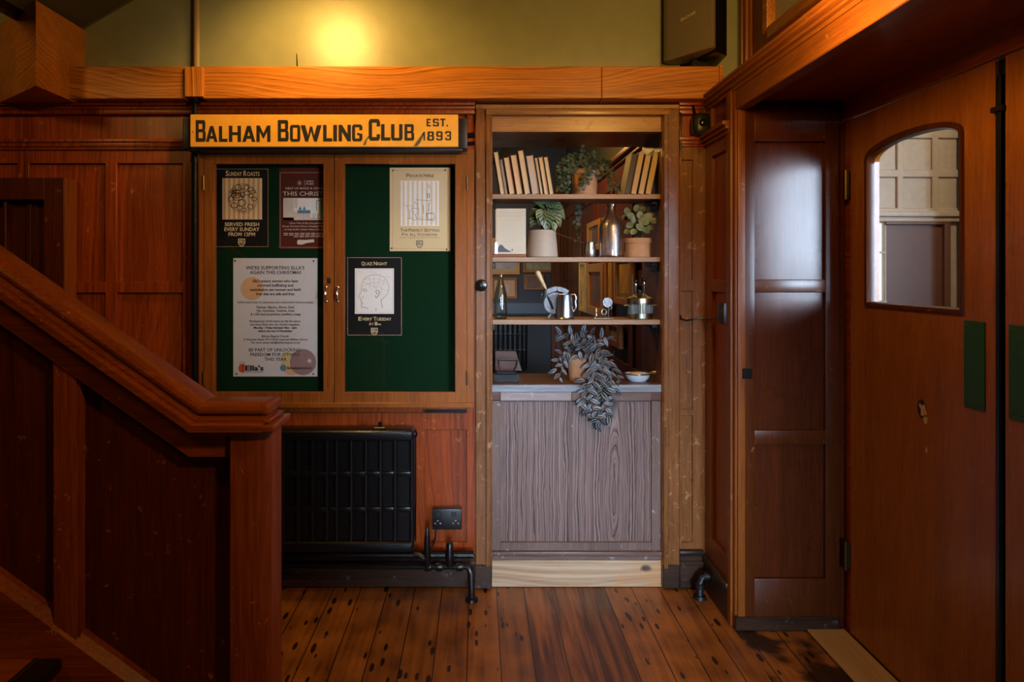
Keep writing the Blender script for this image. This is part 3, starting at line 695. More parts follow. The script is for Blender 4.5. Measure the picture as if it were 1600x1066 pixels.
# the wooden front below the hatch shelves
b = MB(); SZ = Z(601, DW)
b.box(OX0, OX1, DW, 3.28, SZ-.07, SZ, .003)
hs = tag(b.build('hatch_sill', M['offcut']), 'worn wooden sill below the lowest shelf, blue grey front edge', 'sill')
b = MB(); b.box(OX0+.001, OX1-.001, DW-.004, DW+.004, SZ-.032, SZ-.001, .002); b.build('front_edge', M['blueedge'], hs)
ct = thing('cupboard_front', 'tall grey brown oak panel front below the sill', 'panelling', (X(900, DW), 2.97, 0))
b = MB(); b.rect(768.5, 782, 626.5, 875, 2.955, .03, .002); b.rect(1018, 1034.5, 626.5, 875, 2.955, .03, .002); b.rect(782, 1018, 612.5+14, 628, 2.955, .03, .002); b.rect(782, 1018, 848, 864, 2.955, .03, .002); b.rect(889, 895, 628, 848, 2.9665, .01, .001)
b.build('frame', M['grey_frame_z'], ct)
b = MB(); b.rect(768.5, 1034.5, 626, 870, 2.968, .02, 0); b.build('oak_panel', M['cathedral'], ct)
b = MB(); b.rect(768.5, 1034.5, 863, 869, 2.935, .05, .004, 2); b.rect(768.5, 1034.5, 869, 876, 2.943, .05, .003); b.build('moulding', M['grey_frame_x'], ct)
b = MB(); b.rect(768.5, 1034.5, 876, 917.5, 2.948, .04, .002); k = b.build('skirting_board', M['pine'], ct); k['label'] = 'pale knotty pine skirting board'
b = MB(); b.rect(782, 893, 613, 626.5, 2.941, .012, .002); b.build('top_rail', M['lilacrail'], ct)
b = MB(); b.rect(893.4, 1018, 613, 626.5, 2.941, .012, .002); b.build('top_rail', M['grey_frame_x'], ct)
# ------------------------------------------------------------------ staircase in front on the left
st = thing('staircase', 'dark panelled wooden staircase with moulded handrail and square newel post, at the left', 'staircase', (-.6, 1.85, 0))
SL = .703                                                      # rise over run
yc = 1.85
p1 = Vector((X(297, 1.775), Z(675, 1.775))); pe = Vector((-.5345, p1.y)); p0 = p1+Vector((-1.6, 1.6*SL))
prof = [(-.082, 0), (-.082, .022), (-.076, .027), (-.066, .028), (-.066, .038), (-.052, .041), (-.045, .050), (-.054, .052), (-.060, .058), (-.062, .068), (-.058, .080), (-.048, .088), (-.03, .092)]
prof = [(y, n*.79) for y, n in prof]; prof = prof+[(-y, n) for y, n in prof[::-1]]
b = MB(); b.sweep(prof, [p0, p1, pe-Vector((.03, 0))], yc)
# returned end of the mouldings
for y, n in ((.082, (0, .022)), (.066, (.024, .038)), (.050, (.038, .050)), (.060, (.050, .088))):
    e = pe.x - {.082: 0, .066: .016, .050: .032, .060: .018}[y]
    b.box(pe.x-.05, e, yc-y, yc+y, p1.y+n[0]*.79-.001, p1.y+n[1]*.79, .006 if y != .060 else .014, 3)
b.build('handrail', M['stair_x'], st, smooth=30)
b = MB(); b.sweep([(-.025, -.079), (-.025, .002), (.02, .002), (.02, -.079)], [p0, p1, Vector((-.62, p1.y))], yc)
b.build('rail_board', M['stair_x'], st)
b = MB(); b.box(-.662, -.5485, 1.80, 1.896, 0, p1.y+.001, .009, 2); b.build('newel_post', M['stair_z'], st)
def zl(px, py): return X(px, 1.83), Z(py, 1.83)
b = MB(); topz = lambda x: p1.y+.0+(p1.x-x)*SL if x < p1.x else p1.y
xs = [-2.2, p1.x, -.6]
b.prism([(-2.2, 0), (-.60, 0), (-.60, p1.y), (p1.x, p1.y), (-2.2, topz(-2.2))], 1.868, 1.885)
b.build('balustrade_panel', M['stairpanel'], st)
x0, x1 = X(80, 1.83), X(122, 1.83); zb = lambda x: Z(963, 1.83)-(x-X(80, 1.83))*.725
b = MB(); b.prism([(x0, zb(x0)-.05), (x1, zb(x1)-.05), (x1, topz(x1)-.05), (x0, topz(x0)-.05)], 1.832, 1.87)
bmesh.ops.bevel(b.bm, geom=b.bm.edges[:], offset=.006, segments=2, affect='EDGES')
b.build('stile', M['stair_z'], st)
b = MB(); xe = -.63
b.prism([(-2.2, 0), (xe, 0), (xe, max(.01, zb(xe))), (-2.2, zb(-2.2))], 1.825, 1.88)
bmesh.ops.bevel(b.bm, geom=[e for e in b.bm.edges if abs(e.verts[0].co.y-1.825) < 1e-4 and abs(e.verts[1].co.y-1.825) < 1e-4 and min(v.co.z for v in e.verts) > .005 and abs(e.verts[0].co.x-e.verts[1].co.x) > .3], offset=.022, segments=1, affect='EDGES')
b.build('stair_string', M['stair_x'], st)
b = MB(); tx = X(96, 1.82)
b.box(-2.4, tx-.07, .75, 1.824, .305, .33, .003); t2 = b.build('tread', M['stair_x'], st)
b = MB(); b.box(tx-.062, tx, .75, 1.824, .300, .333, .006, 2); n_ = b.build('nosing', M['black'], t2); n_['label'] = 'black rubber stair nosing'
b = MB(); b.box(tx-.075, tx-.061, .75, 1.824, .31, .334, .002); b.build('nosing_edge_strip', M['oldbrass'], t2)
b = MB(); b.box(-2.4, tx-.03, .75, 1.824, .15, .306); b.box(-2.4, tx+.20, .75, 1.824, .135, .165, .004); b.box(-2.4, tx+.17, .75, 1.824, 0, .14); b.build('lower_step', M['stair_x'], st)

# ------------------------------------------------------------------ notice board cabinet
d0 = 2.875
nb = thing('notice_board', 'two door glazed wooden notice board lined with green baize, on the back wall', 'notice board', (X(525, d0), 2.93, Z(636, d0)))
b = MB()
b.rect(310, 318.5, 238, 638, d0+.004, .070, .003); b.rect(729, 741, 238, 638, d0+.004, .070, .003); b.rect(310, 741, 629.5, 638, d0-.004, .078, .003); b.rect(310, 741, 232, 241, d0+.004, .070, .003)
b.build('case', M['board_z'], nb)
b = MB(); b.rect(316, 731, 240, 632, 2.925, .02, 0); b.build('backing_board', M['green'], nb)
for (a, c, la, lc, hx, hs_, kx) in ((318.5, 521.5, 335, 505, 509.5, 'l', 1), (522.5, 729.5, 538, 711, 527.5, 'r', 0)):
    b = MB(); b.rect(a, la, 241, 629.5, d0, .026, .002); b.rect(lc, c, 241, 629.5, d0, .026, .002); b.rect(la-1, lc+1, 241, 256, d0+.0005, .025, .001); b.rect(la-1, lc+1, 613, 629.5, d0+.0005, .025, .001)
    dr = b.build('door', M['board_z'], nb)
    b = MB(); b.rect(la-1, lc+1, 255, 614, d0+.012, .003, 0); b.build('glass_pane', M['glass_pane'], dr, smooth=0)
    b = MB(); hd = d0-.004
    pts = [(X(hx, hd), d0-.002-.016*math.sin(PI*i/8)**.6, Z(449+22*i/8, hd)) for i in range(9)]
    b.tube(pts, [.0035, .0035, .004, .0045, .005, .0045, .004, .0035, .0035]); b.ball(pts[0], .006, 1, .5, 1); b.ball(pts[-1], .006, 1, .5, 1)
    h = b.build('handle', M['chrome'], dr); h['label'] = 'curved metal pull handle'
    if kx:
        b = MB(); b.rect(511, 516.5, 433.5, 443, d0-.004, .005, .001); b.lathe([(.0035, -.002), (.0035, .004)], (X(513.7, d0), d0-.006, Z(438, d0)), 12, 'y'); b.build('lock', M['oldbrass'], dr)
    for zy in ((275, 297), (580, 602)):
        b = MB(); px = 318 if kx else 729.8
        b.tube([(X(px, d0), d0-.002, Z(zy[0], d0)), (X(px, d0), d0-.002, Z(zy[1], d0))], .0042); b.build('hinge', M['oldbrass'] if not kx else M['brass'], dr)

# ---- notices
dn = 2.9235
def notice(name, label, px0, px1, py0, py1, mat, curl=0):
    b = MB(); b.box(X(px0, dn), X(px1, dn), dn, dn+.0008, Z(py1, dn), Z(py0, dn), 0)
    o = b.build(name, mat, smooth=0); return tag(o, label, 'notice', 'notices pinned inside the notice board')
e1, e2, e3, e4, e5 = (dn-.0006*k for k in (1, 2, 3, 4, 5))
def prect(mb, px0, px1, py0, py1, d): mb.flat(X(px0, d), X(px1, d), Z(py1, d), Z(py0, d), d)
def outline(mb, px0, px1, py0, py1, wd, d):
    for a in ((px0, px1, py0, py0+wd), (px0, px1, py1-wd, py1), (px0, px0+wd, py0, py1), (px1-wd, px1, py0, py1)): prect(mb, *a, d)
def crest(px, py, wd, d, o, m1, m2):
    b = MB(); h = wd*1.15; s_ = [(-.5, 0), (.5, 0), (.5, .55), (.3, .85), (0, 1), (-.3, .85), (-.5, .55)]
    b.poly([(X(px+u*wd, d), d, Z(py+v*h, d)) for u, v in s_]); b.build('crest', m1, o, smooth=0)
    b = MB(); prect(b, px-wd*.4, px+wd*.4, py+h*.1, py+h*.42, d-.0004); b.poly([(X(px+wd*u, d), d-.0004, Z(py+h*v, d)) for u, v in ((-.38, .5), (.38, .5), (.3, .7), (0, .9), (-.3, .7))])
    b.build('crest_mark', m2, o, smooth=0)
    b = MB(); text(b, 'BBC', px-wd*.32, px+wd*.32, py+h*.16, py+h*.37, d-.0008, .02); prect(b, px-wd*.2, px+wd*.2, py+h*.60, py+h*.66, d-.0008); b.build('crest_letters', m1, o, smooth=0)
def ring_pts(px, py, rx, ry, d, n=36, a0=0, a1=2*PI): return [(X(px+rx*math.cos(a0+(a1-a0)*i/n), d), Z(py+ry*math.sin(a0+(a1-a0)*i/n), d)) for i in range(n+1)]
pl_ = lambda pts, d: [(X(a, d), Z(b_, d)) for a, b_ in pts]

# Sunday roasts
o = notice('notice', 'black notice with a drawn dinner plate, reading Sunday Roasts', 336, 420.5, 262, 387, M['blackpaper'])
b = MB(); smallcaps(b, [('SUNDAY', 352.5, 378, 266.5, 275), ('ROASTS', 380.5, 405.5, 266.5, 275)], e1)
for i, s_ in enumerate(('SERVED FRESH', 'EVERY SUNDAY', 'FROM 12PM')): text(b, s_, (351, 350.5, 357)[i], (405, 405.5, 398.5)[i], 347.5+7.8*i, 353.3+7.8*i, e1, .018)
outline(b, 335.8+1.5, 419, 264, 385.7, .35, e1); b.build('lettering', M['creamink'], o, smooth=0)
b = MB(); prect(b, 347.5, 409.5, 278.5, 343, e1); pc = b.build('picture', M['stripe2'], o, smooth=0)
b = MB()
for i in range(8): prect(b, 349+i*7.6, 352.4+i*7.6, 279, 342.5, e2)
b.build('stripes', M['stripe'], o, smooth=0)
b = MB(); b.ribbon(ring_pts(379.5, 310, 23, 23, e3), .0012, e3); b.ribbon(ring_pts(379.5, 310, 21, 21, e3), .0006, e3)
rng = random.Random(5)
for (px, py, rx, ry) in ((361, 311, 4, 4), (366, 321, 5, 4), (374, 325, 4, 4), (381, 328, 4, 3), (391, 323, 4, 4), (397, 311, 4, 3), (392, 306, 3, 3), (385, 293, 4, 4), (391, 296, 4, 3), (379, 305, 3, 4), (370, 300, 7, 3), (369, 305, 8, 4), (371, 309, 8, 4), (395, 300, 5, 2), (378, 317, 6, 5), (386, 302, 5, 3), (372, 293, 5, 5)):
    b.ribbon(ring_pts(px, py, rx, ry, e3, 14), .0028, e3)
for i in range(16):
    a = rng.uniform(-2.6, -.4); c = (366+rng.uniform(-4, 10), 296+rng.uniform(-3, 8))
    b.ribbon(pl_([(c[0]+8*math.cos(a), c[1]+5*math.sin(a)), (c[0]+2, c[1]), (c[0]+rng.uniform(-5, 9), c[1]+rng.uniform(2, 8))], e3), .0018, e3)
b.build('plate_drawing', M['ink2'], o, smooth=0)
crest(377.5, 373, 11, e1, o, M['creamink'], M['blackpaper'])

# this Christmas (partly hidden behind the door stile)
o = notice('notice', 'maroon notice with a room photograph, reading This Christmas, cut off by the door stile', 436, 531, 262.5, 389, M['maroon'])
b = MB(); outline(b, 437, 530, 269, 387.5, 1.6, e1); b.build('border', M['maroonlt'], o, smooth=0)
b = MB(); text(b, 'HELP US MAKE A DIFFERENCE', 446, 521, 292.5, 296, e1, .004); text(b, 'THIS CHRISTMAS', 442, 526, 299, 306, e1, .006)
for i, s_ in enumerate(('Urban Pubs & Bars has partnered with', 'Great Ormond Street Hospital Charity to raise', 'to help build a better future for children with')): text(b, s_, (452, 441, 444)[i], (516, 527, 524)[i], 347+4.9*i, 350+4.9*i, e1, 0, .12)
for i in range(3):
    for j in range(9 - 2*(i == 2)): prect(b, 443+8*i*(i == 2)+j*8.6, 450+8*i*(i == 2)+j*8.6, 364.2+2.6*i, 365.2+2.6*i, e1)
for k in range(4):
    a = k*PI/4; b.ribbon(pl_([(468-4*math.cos(a), 286-4.4*math.sin(a)), (468+4*math.cos(a), 286+4.4*math.sin(a))], e1), .0012, e1)
prect(b, 475.4, 475.8, 281, 291, e1); text(b, 'URBAN', 478, 490, 282, 284.6, e1, .01); text(b, 'PUBS', 478, 490, 286, 288.6, e1, .01)
b.poly([(X(463.5+27.5*u, e1), e1, Z(374+9*v, e1)) for u, v in ((.02, .4), (.1, .08), (.5, .12), (.98, 0), (1, .5), (.6, .62), (.3, .95), (.05, .9))]); b.build('lettering', M['pale'], o, smooth=0)
b = MB(); prect(b, 442.5, 525, 309.5, 344, e1); b.build('picture', M['white'], o, smooth=0)
b = MB(); prect(b, 442.5, 459, 310, 344, e2); prect(b, 460, 465, 310, 330, e2); prect(b, 459, 485, 331, 340, e2); prect(b, 442.5, 525, 340, 344, e2); b.build('picture_wall', M['pale'], o, smooth=0)
b = MB(); prect(b, 465, 485, 328.5, 333.5, e3); prect(b, 501, 509, 310, 343, e3); prect(b, 494, 495, 314, 330, e3); prect(b, 494, 501, 313, 314, e3)
for k in range(5): b.ribbon(pl_([(488+k*2.6, 333), (487+k*2.6+rng.uniform(-2, 2), 342)], e3), .0015, e3)
for k in (469, 475.5): b.poly([(X(k-2.5, e3), e3, Z(328, e3)), (X(k+2.5, e3), e3, Z(328, e3)), (X(k, e3), e3, Z(322, e3))])
b.build('picture_furniture', M['bluep'], o, smooth=0)
b = MB(); b.disc((X(462, e4), Z(327, e4)), .008, e4); b.build('picture_lamp', M['white'], o, smooth=0)
b = MB(); prect(b, 477, 487, 313, 322, e4); b.build('picture_window', M['white'], o, smooth=0)

# charity poster
o = notice('notice', 'large white charity notice with orange and mauve bauble circles, lower left in the notice board', 364.5, 496, 403.5, 588.5, M['paper'])
b = MB(); text(b, "WE'RE SUPPORTING ELLA'S", 384.5, 475.5, 415.5, 421, e3, .012); text(b, 'AGAIN THIS CHRISTMAS', 390.5, 470.5, 423, 428.3, e3, .012)
for i, s_ in enumerate(('BE PART OF UNLOCKING', 'FREEDOM FOR OTHERS', 'THIS YEAR')): text(b, s_, (389, 391, 413.5)[i], (469.5, 468, 448)[i], 544+7.3*i, 549.3+7.3*i, e3, .012)
b.build('heading_lettering', M['inkgrey'], o, smooth=0)
b = MB()
for i, s_ in enumerate(("Ella's ensure women who have", 'survived trafficking and', 'exploitation can recover and build', 'lives that are safe and free.')): text(b, s_, (395, 402, 390.5, 400)[i], (465.5, 458, 469.5, 460.5)[i], 436.8+6.7*i, 441.2+6.7*i, e3, .014, .15)
text(b, "WE'RE COLLECTING TO GIVE EACH LADY A BOX WITH THE FOLLOWING:", 370.5, 490, 471.3, 474, e3, .008)
for i, s_ in enumerate(('Pyjamas, Slippers, Gloves, Scarf,', 'Hat, Chocolates, Toiletries, Socks', '& a Gift (such as perfume, jewellery, a mug)')): text(b, s_, (401, 401, 391.5)[i], (460, 460, 469.5)[i], 478+5.5*i, 481.8+5.5*i, e3, .008, .12)
for i, s_ in enumerate(('Purchase any of the items on the list above', 'and drop them into our church reception', 'Monday - Friday between 9am - 3pm', 'before the end of November')): text(b, s_, (390, 391, 396.5, 403.5)[i], (469.5, 468, 463.5, 457)[i], 500+5.1*i, 503.6+5.1*i, e3, .008+.014*(i > 1), .06)
for i, s_ in enumerate(('Balham Baptist Church', '21 Ramsden Road, SW12 8QX (opposite Balham Library)', 'For more email info@balhambaptist.co.uk')): text(b, s_, (409, 380.5, 392.5)[i], (451, 481, 468.5)[i], 523.6+5*i, 527+5*i, e3, .008, .06)
text(b, "Ella's", 383.5, 412, 571, 579, e4, .035); prect(b, 384, 412, 581, 581.6, e3); text(b, 'BalhamBaptistChurch', 449, 486.5, 573, 577, e5, .01)
prect(b, 379, 379.7, 570, 582, e5); b.ribbon(ring_pts(376.5, 567.5, 2, 2.4, e5, 12), .0007, e5); b.ribbon(ring_pts(381, 567.5, 2, 2.4, e5, 12), .0007, e5)
b.build('body_lettering', M['ink2'], o, smooth=0)
b = MB(); b.disc((X(394, e1), Z(451, e1)), .0495, e1, 40); b.disc((X(456, e1), Z(570, e1)), .046, e1, 40); b.build('peach_bauble', M['peach'], o, smooth=0)
b = MB(); b.disc((X(449, e1-.0002), Z(561, e1)), .03, e1-.0002, 40); b.build('yellow_bauble', M['yellowp'], o, smooth=0)
b = MB(); b.disc((X(473.5, e2), Z(566, e2)), .0565, e2, 44); b.build('mauve_bauble', M['mauve'], o, smooth=0)
b = MB()
for k in range(3):
    a = k*PI/3; b.ribbon(pl_([(483.5-4*math.cos(a), 564-4*math.sin(a)), (483.5+4*math.cos(a), 564+4*math.sin(a))], e3), .0022, e3)
b.build('snowflake', M['white'], o, smooth=0)
b = MB(); b.disc((X(378.8, e4), Z(575.5, e4)), .0165, e4, 26, .0185); b.build('ladybird_mark', M['redp'], o, smooth=0)
b = MB(); b.disc((X(442.5, e4), Z(575, e4)), .0135, e4, 26); b.build('blue_mark', M['bluep'], o, smooth=0)

# private hire
o = notice('notice', 'cream notice with a drawing of cocktail glasses, reading Private Hire', 609, 703.5, 262, 392.5, M['cream'])
b = MB(); smallcaps(b, [('PRIVATE', 635, 660, 271, 277), ('HIRE', 662, 678, 271, 277), ('THE', 625.5, 637, 357, 362), ('PERFECT', 638.5, 661, 357, 362), ('SETTING', 663, 686.5, 357, 362), ('FOR', 628, 637.5, 364, 368.5), ('ALL', 640, 650, 364, 368.5), ('OCCASIONS', 652, 683, 364, 368.5)], e1)
text(b, 'Discover our full offering online and enquire with us', 624.5, 686.5, 370.3, 372, e1); outline(b, 613.5, 699.5, 266, 388.5, .25, e1); b.build('lettering', M['inkgrey'], o, smooth=0)
b = MB(); prect(b, 626, 686, 282.5, 353, e1); b.build('picture', M['white'], o, smooth=0)
b = MB()
for i in range(8): prect(b, 629+i*7.3, 632+i*7.3, 283.5, 352, e2)
b.build('stripes', M['stripe2'], o, smooth=0)
b = MB(); r_ = lambda pts, wd=.0012: b.ribbon(pl_(pts, e3), wd, e3)
r_([(634, 321), (646, 322), (640, 330), (634, 321)]); r_([(640, 330), (640, 341)], .0016); r_([(636, 342), (645, 341)], .0016); r_([(644, 325), (654, 326), (654, 332), (649, 336), (644, 331), (644, 325)], .0014); r_([(649, 336), (651, 342)], .0016); r_([(645, 344), (657, 342)], .0016)
r_([(648, 315), (647, 321), (652, 320), (648, 315)]); r_([(649, 312), (672, 314), (674, 312)], .0014); r_([(652, 314), (655, 340), (668, 341), (671, 315)], .001); r_([(666, 334), (678, 333), (679, 342), (668, 343), (666, 334)], .0026); r_([(668, 309), (668, 302), (671, 303), (671, 310)], .003); r_([(669, 293), (670, 288), (672, 291), (671, 295)], .0016); r_([(655, 343), (680, 345)], .0014); r_([(661, 320), (662, 334)], .002); r_([(670, 318), (670, 330)], .002)
b.build('glasses_drawing', M['inkgrey'], o, smooth=0)
crest(655.5, 376, 10.5, e1, o, M['inkgrey'], M['cream'])

# quiz night
o = notice('notice', 'black notice with a drawing of a head in profile, reading Quiz Night', 540.5, 629, 400.5, 525.5, M['blackpaper'])
b = MB(); smallcaps(b, [('QUIZ', 565, 582, 408.5, 414.6), ('NIGHT', 584, 605, 408.5, 414.6), ('EVERY', 560, 581.5, 495, 501), ('TUESDAY', 583.5, 611.5, 495, 501), ('AT', 576.5, 584, 503.5, 508.4)], e1)
text(b, '8', 585.5, 589.5, 502.7, 508.4, e1, .03); text(b, 'PM', 590, 595, 505.6, 508.4, e1, .01); outline(b, 543, 627.5, 402.5, 524, .45, e1); b.build('lettering', M['creamink'], o, smooth=0)
b = MB(); prect(b, 554.5, 615.5, 419.5, 490.5, e1); b.build('picture', M['white'], o, smooth=0)
b = MB(); r_ = lambda pts, wd=.0011, mm=None: b.ribbon(pl_(pts, e3), wd, e3)
sk = [(565, 450), (565.5, 443), (569, 436), (576, 431), (585, 429), (594, 430), (602, 435), (607, 443), (608, 452), (605, 460), (599, 466), (595.5, 470)]
r_(sk); r_([(565, 450), (564.5, 455), (562, 460), (559.5, 464), (563, 466), (564, 469)], .0013); r_([(564, 469), (565.5, 471), (564.5, 473), (567, 474), (564.5, 476), (565, 480), (570, 480.5), (575, 482.5)], .0016); r_([(595.5, 468), (596, 474), (598, 482)], .0014)
r_([(586, 462), (588, 466), (591.5, 462), (593, 456), (590, 453.5), (587, 455), (589, 460)], .0022); r_([(567, 452.5), (571, 451.5), (574, 454.5), (569, 455.5), (567, 452.5)], .0018); r_([(566, 464), (568, 465)], .002); r_([(587.5, 482), (587.5, 486)], .002)
b.build('head_drawing', M['ink2'], o, smooth=0)
b = MB()
for pts in ([(568, 441), (575, 444), (583, 447), (589, 452)], [(576, 432), (578, 440), (577, 449)], [(585, 429.5), (584, 440), (586, 450)], [(594, 431), (592, 442), (588, 450)], [(602, 436), (597, 446), (595, 460)], [(567, 447), (577, 443), (590, 441), (606, 445)], [(570, 436), (580, 436), (592, 436), (603, 441)], [(607, 455), (598, 452), (592, 449)], [(559, 425), (566, 425)], [(578, 425), (588, 426)], [(601, 432), (611, 433)]): b.ribbon(pl_(pts, e3), .0007, e3)
outline(b, 556.5, 613.5, 421.5, 488.5, .25, e3); b.build('head_map_lines', M['mauve'], o, smooth=0)
crest(585, 512.5, 10.5, e1, o, M['creamink'], M['blackpaper'])

for nm, hd, cs in (('white charity', 'steel', ((367.5, 407.5, 'top left'), (490, 408, 'top right'), (369.5, 584.5, 'bottom left'), (489.5, 584.5, 'bottom right'))),
               ('cream Private Hire', 'steel', ((614, 266.5, 'top left'), (695.5, 266, 'top right'), (612, 388, 'bottom left'), (698, 390, 'bottom right'))),
               ('black Quiz Night', 'steel', ((542, 402.5, 'top left'),)), ('black Sunday Roasts', 'brass', ((419, 385.5, 'bottom right'),)), ('maroon Christmas', 'brass', ((437, 387, 'bottom left'),))):
    for px, py, w_ in cs:
        b = MB(); b.lathe([(.0002, -.004), (.0028, -.0032), (.0038, -.001), (.0038, .0)], (X(px, dn), dn-.0006, Z(py, dn)), 12, 'y')
        tag(b.build('drawing_pin', M['blackmetal'] if hd == 'steel' else M['brass'], None), f'small round pin in the {w_} corner of the {nm} notice', 'pin', 'pins holding the notices')

# ---- the club sign on its housing
sh = thing('screen_housing', 'long dark metal roller housing behind the yellow club sign', 'roller housing', (X(508, 2.80), 2.93, Z(240, 2.80)))
b = MB(); b.box(X(292, 2.80), X(722, 2.80), 2.80, 2.865, Z(236, 2.80), Z(184, 2.80), .006, 2); b.build('body', M['blackmetal'], sh)
for a, c in ((285, 297.5), (714.5, 730)):
    b = MB(); b.rect(a, c, 184.5, 232, 2.79, .076, .004, 2); b.build('end_cap', M['blackmetal'], sh)
for px in (330, 690):
    b = MB(); b.box(X(px, 2.85)-.03, X(px, 2.85)+.03, 2.86, 2.951, 1.91, 1.98, .002); b.build('wall_bracket', M['blackmetal'], sh)
b = MB(); b.tube([(X(728, 2.85), 2.87, Z(211, 2.85)), (X(742, 2.87), 2.87, Z(211, 2.87))], .012); b.tube([(X(728, 2.85), 2.87, Z(224, 2.85)), (X(742, 2.87), 2.87, Z(224, 2.87))], .009); b.build('fixing_rod', M['black'], sh)
ds = 2.772
b = MB(); b.box(X(297, ds), X(716, ds), ds, ds+.017, Z(229.5, ds), Z(179, ds), .002)
sg = tag(b.build('club_sign', M['sign']), 'long yellow painted sign with large black club lettering above the notice board', 'sign')
LETT = {}
T_ = .26
def G(ch):
    r = lambda x0, y0, x1, y1: [(x0, y0), (x1, y0), (x1, y1), (x0, y1)]
    t = .20; c = .07
    if ch == 'B': return [[(0, 0), (.30, 0), (.30, 1), (0, 1)], r(.30, 0, .88, t*.85), r(.30, 1-t*.85, .84, 1), r(.30, .44, .86, .44+t*.75), [(.70, .07), (.88, 0), (1, .09), (1, .42), (.90, .52), (.70, .52)], [(.66, .5), (.88, .5), (.96, .60), (.96, .92), (.84, 1), (.66, .92)]]
    if ch == 'A': return [[(0, 0), (.27, 0), (.62, 1), (.36, 1)], [(.73, 0), (1, 0), (.64, 1), (.38, 1)], r(.25, .20, .75, .38)]
    if ch == 'L': return [r(0, 0, .38, 1), r(.38, 0, 1, .20)]
    if ch == 'H': return [r(0, 0, .29, 1), r(.71, 0, 1, 1), r(.29, .42, .71, .60)]
    if ch == 'M': return [r(0, 0, .24, 1), r(.76, 0, 1, 1), [(.24, 1), (.24, .62), (.46, .22), (.5, .22), (.5, .52)], [(.76, 1), (.76, .62), (.54, .22), (.5, .22), (.5, .52)]]
    if ch == 'O': return [[(0, .12), (.14, 0), (.29, .16), (.29, .84), (.14, 1), (0, .88)], [(1, .12), (.86, 0), (.71, .16), (.71, .84), (.86, 1), (1, .88)], r(.14, 0, .86, .17), r(.14, .83, .86, 1)]
    if ch == 'W': return [[(0, 1), (.22, 1), (.36, .36), (.36, 0), (.22, 0)], [(.36, 0), (.36, .40), (.44, .92), (.56, .92), (.50, .62)], [(.64, 0), (.64, .40), (.56, .92), (.44, .92), (.50, .62)], [(1, 1), (.78, 1), (.64, .36), (.64, 0), (.78, 0)]]
    if ch == 'I': return [r(0, 0, 1, 1)]
    if ch == 'N': return [r(0, 0, .28, 1), r(.72, 0, 1, 1), [(.28, 1), (.28, .56), (.72, 0), (.72, .46)]]
    if ch in 'GC':
        o_ = [[(0, .12), (.14, 0), (.30, .16), (.30, .84), (.14, 1), (0, .88)], r(.14, 0, .86, .17), r(.14, .83, .86, 1), [(.70, .66), (1, .66), (1, .88), (.86, 1), (.70, .84)]]
        o_.append([(.70, .30), (.70, .10), (.86, 0), (1, .12), (1, .30)] if ch == 'C' else [(.70, .46), (.70, .10), (.86, 0), (1, .12), (1, .46)])
        if ch == 'G': o_.append(r(.5, .36, .72, .5))
        return o_
    if ch == 'U': return [[(0, 1), (.30, 1), (.30, .16), (.14, 0), (0, .12)], [(1, 1), (.70, 1), (.70, .16), (.86, 0), (1, .12)], r(.14, 0, .86, .17)]
    if ch == 'E': return [r(0, 0, .36, 1), r(.36, 0, 1, .19), r(.36, .41, .85, .59), r(.36, .81, 1, 1)]
    if ch == 'S': return [r(.1, 0, .9, .18), r(.1, .82, .9, 1), [(.1, .58), (.1, .42), (.9, .42), (.9, .58)], [(.70, .1), (.9, 0), (1, .12), (1, .48), (.86, .56), (.70, .5)], [(.0, .54), (.14, .44), (.3, .5), (.3, .9), (.1, 1), (0, .88)], r(0, .1, .28, .28), r(.72, .72, 1, .9)]
    if ch == 'T': return [r(.34, 0, .66, .82), r(0, .81, 1, 1)]
    if ch == '.': return [r(0, 0, 1, .2)]
    if ch == '1': return [r(.5, 0, 1, 1), [(.5, 1), (.5, .7), (0, .55), (0, .75)]]
    if ch == '8': return G('B')[1:]+[[(.0, .09), (.12, 0), (.32, .1), (.32, .5), (.10, .5), (0, .42)], [(.04, .60), (.12, .5), (.34, .5), (.34, .92), (.16, 1), (.04, .92)], r(.12, 0, .35, .17), r(.16, .83, .35, 1), r(.12, .44, .4, .6)]
    if ch == '9': return [r(.1, .83, .9, 1), r(.1, .40, .9, .56), [(0, .5), (.14, .40), (.3, .5), (.3, .88), (.14, 1), (0, .88)], [(.70, .08), (.86, 0), (1, .12), (1, .88), (.86, 1), (.7, .9)], r(.1, 0, .88, .17), r(0, .1, .28, .28)]
    if ch == '3': return [r(.1, .83, .9, 1), r(.3, .42, .88, .58), r(.1, 0, .9, .17), [(.70, .08), (.86, 0), (1, .12), (1, .42), (.9, .5), (.7, .48)], [(.70, .52), (.9, .5), (1, .6), (1, .88), (.86, 1), (.7, .9)], r(0, .1, .28, .30), r(0, .70, .28, .9)]
b = MB(); k = 0
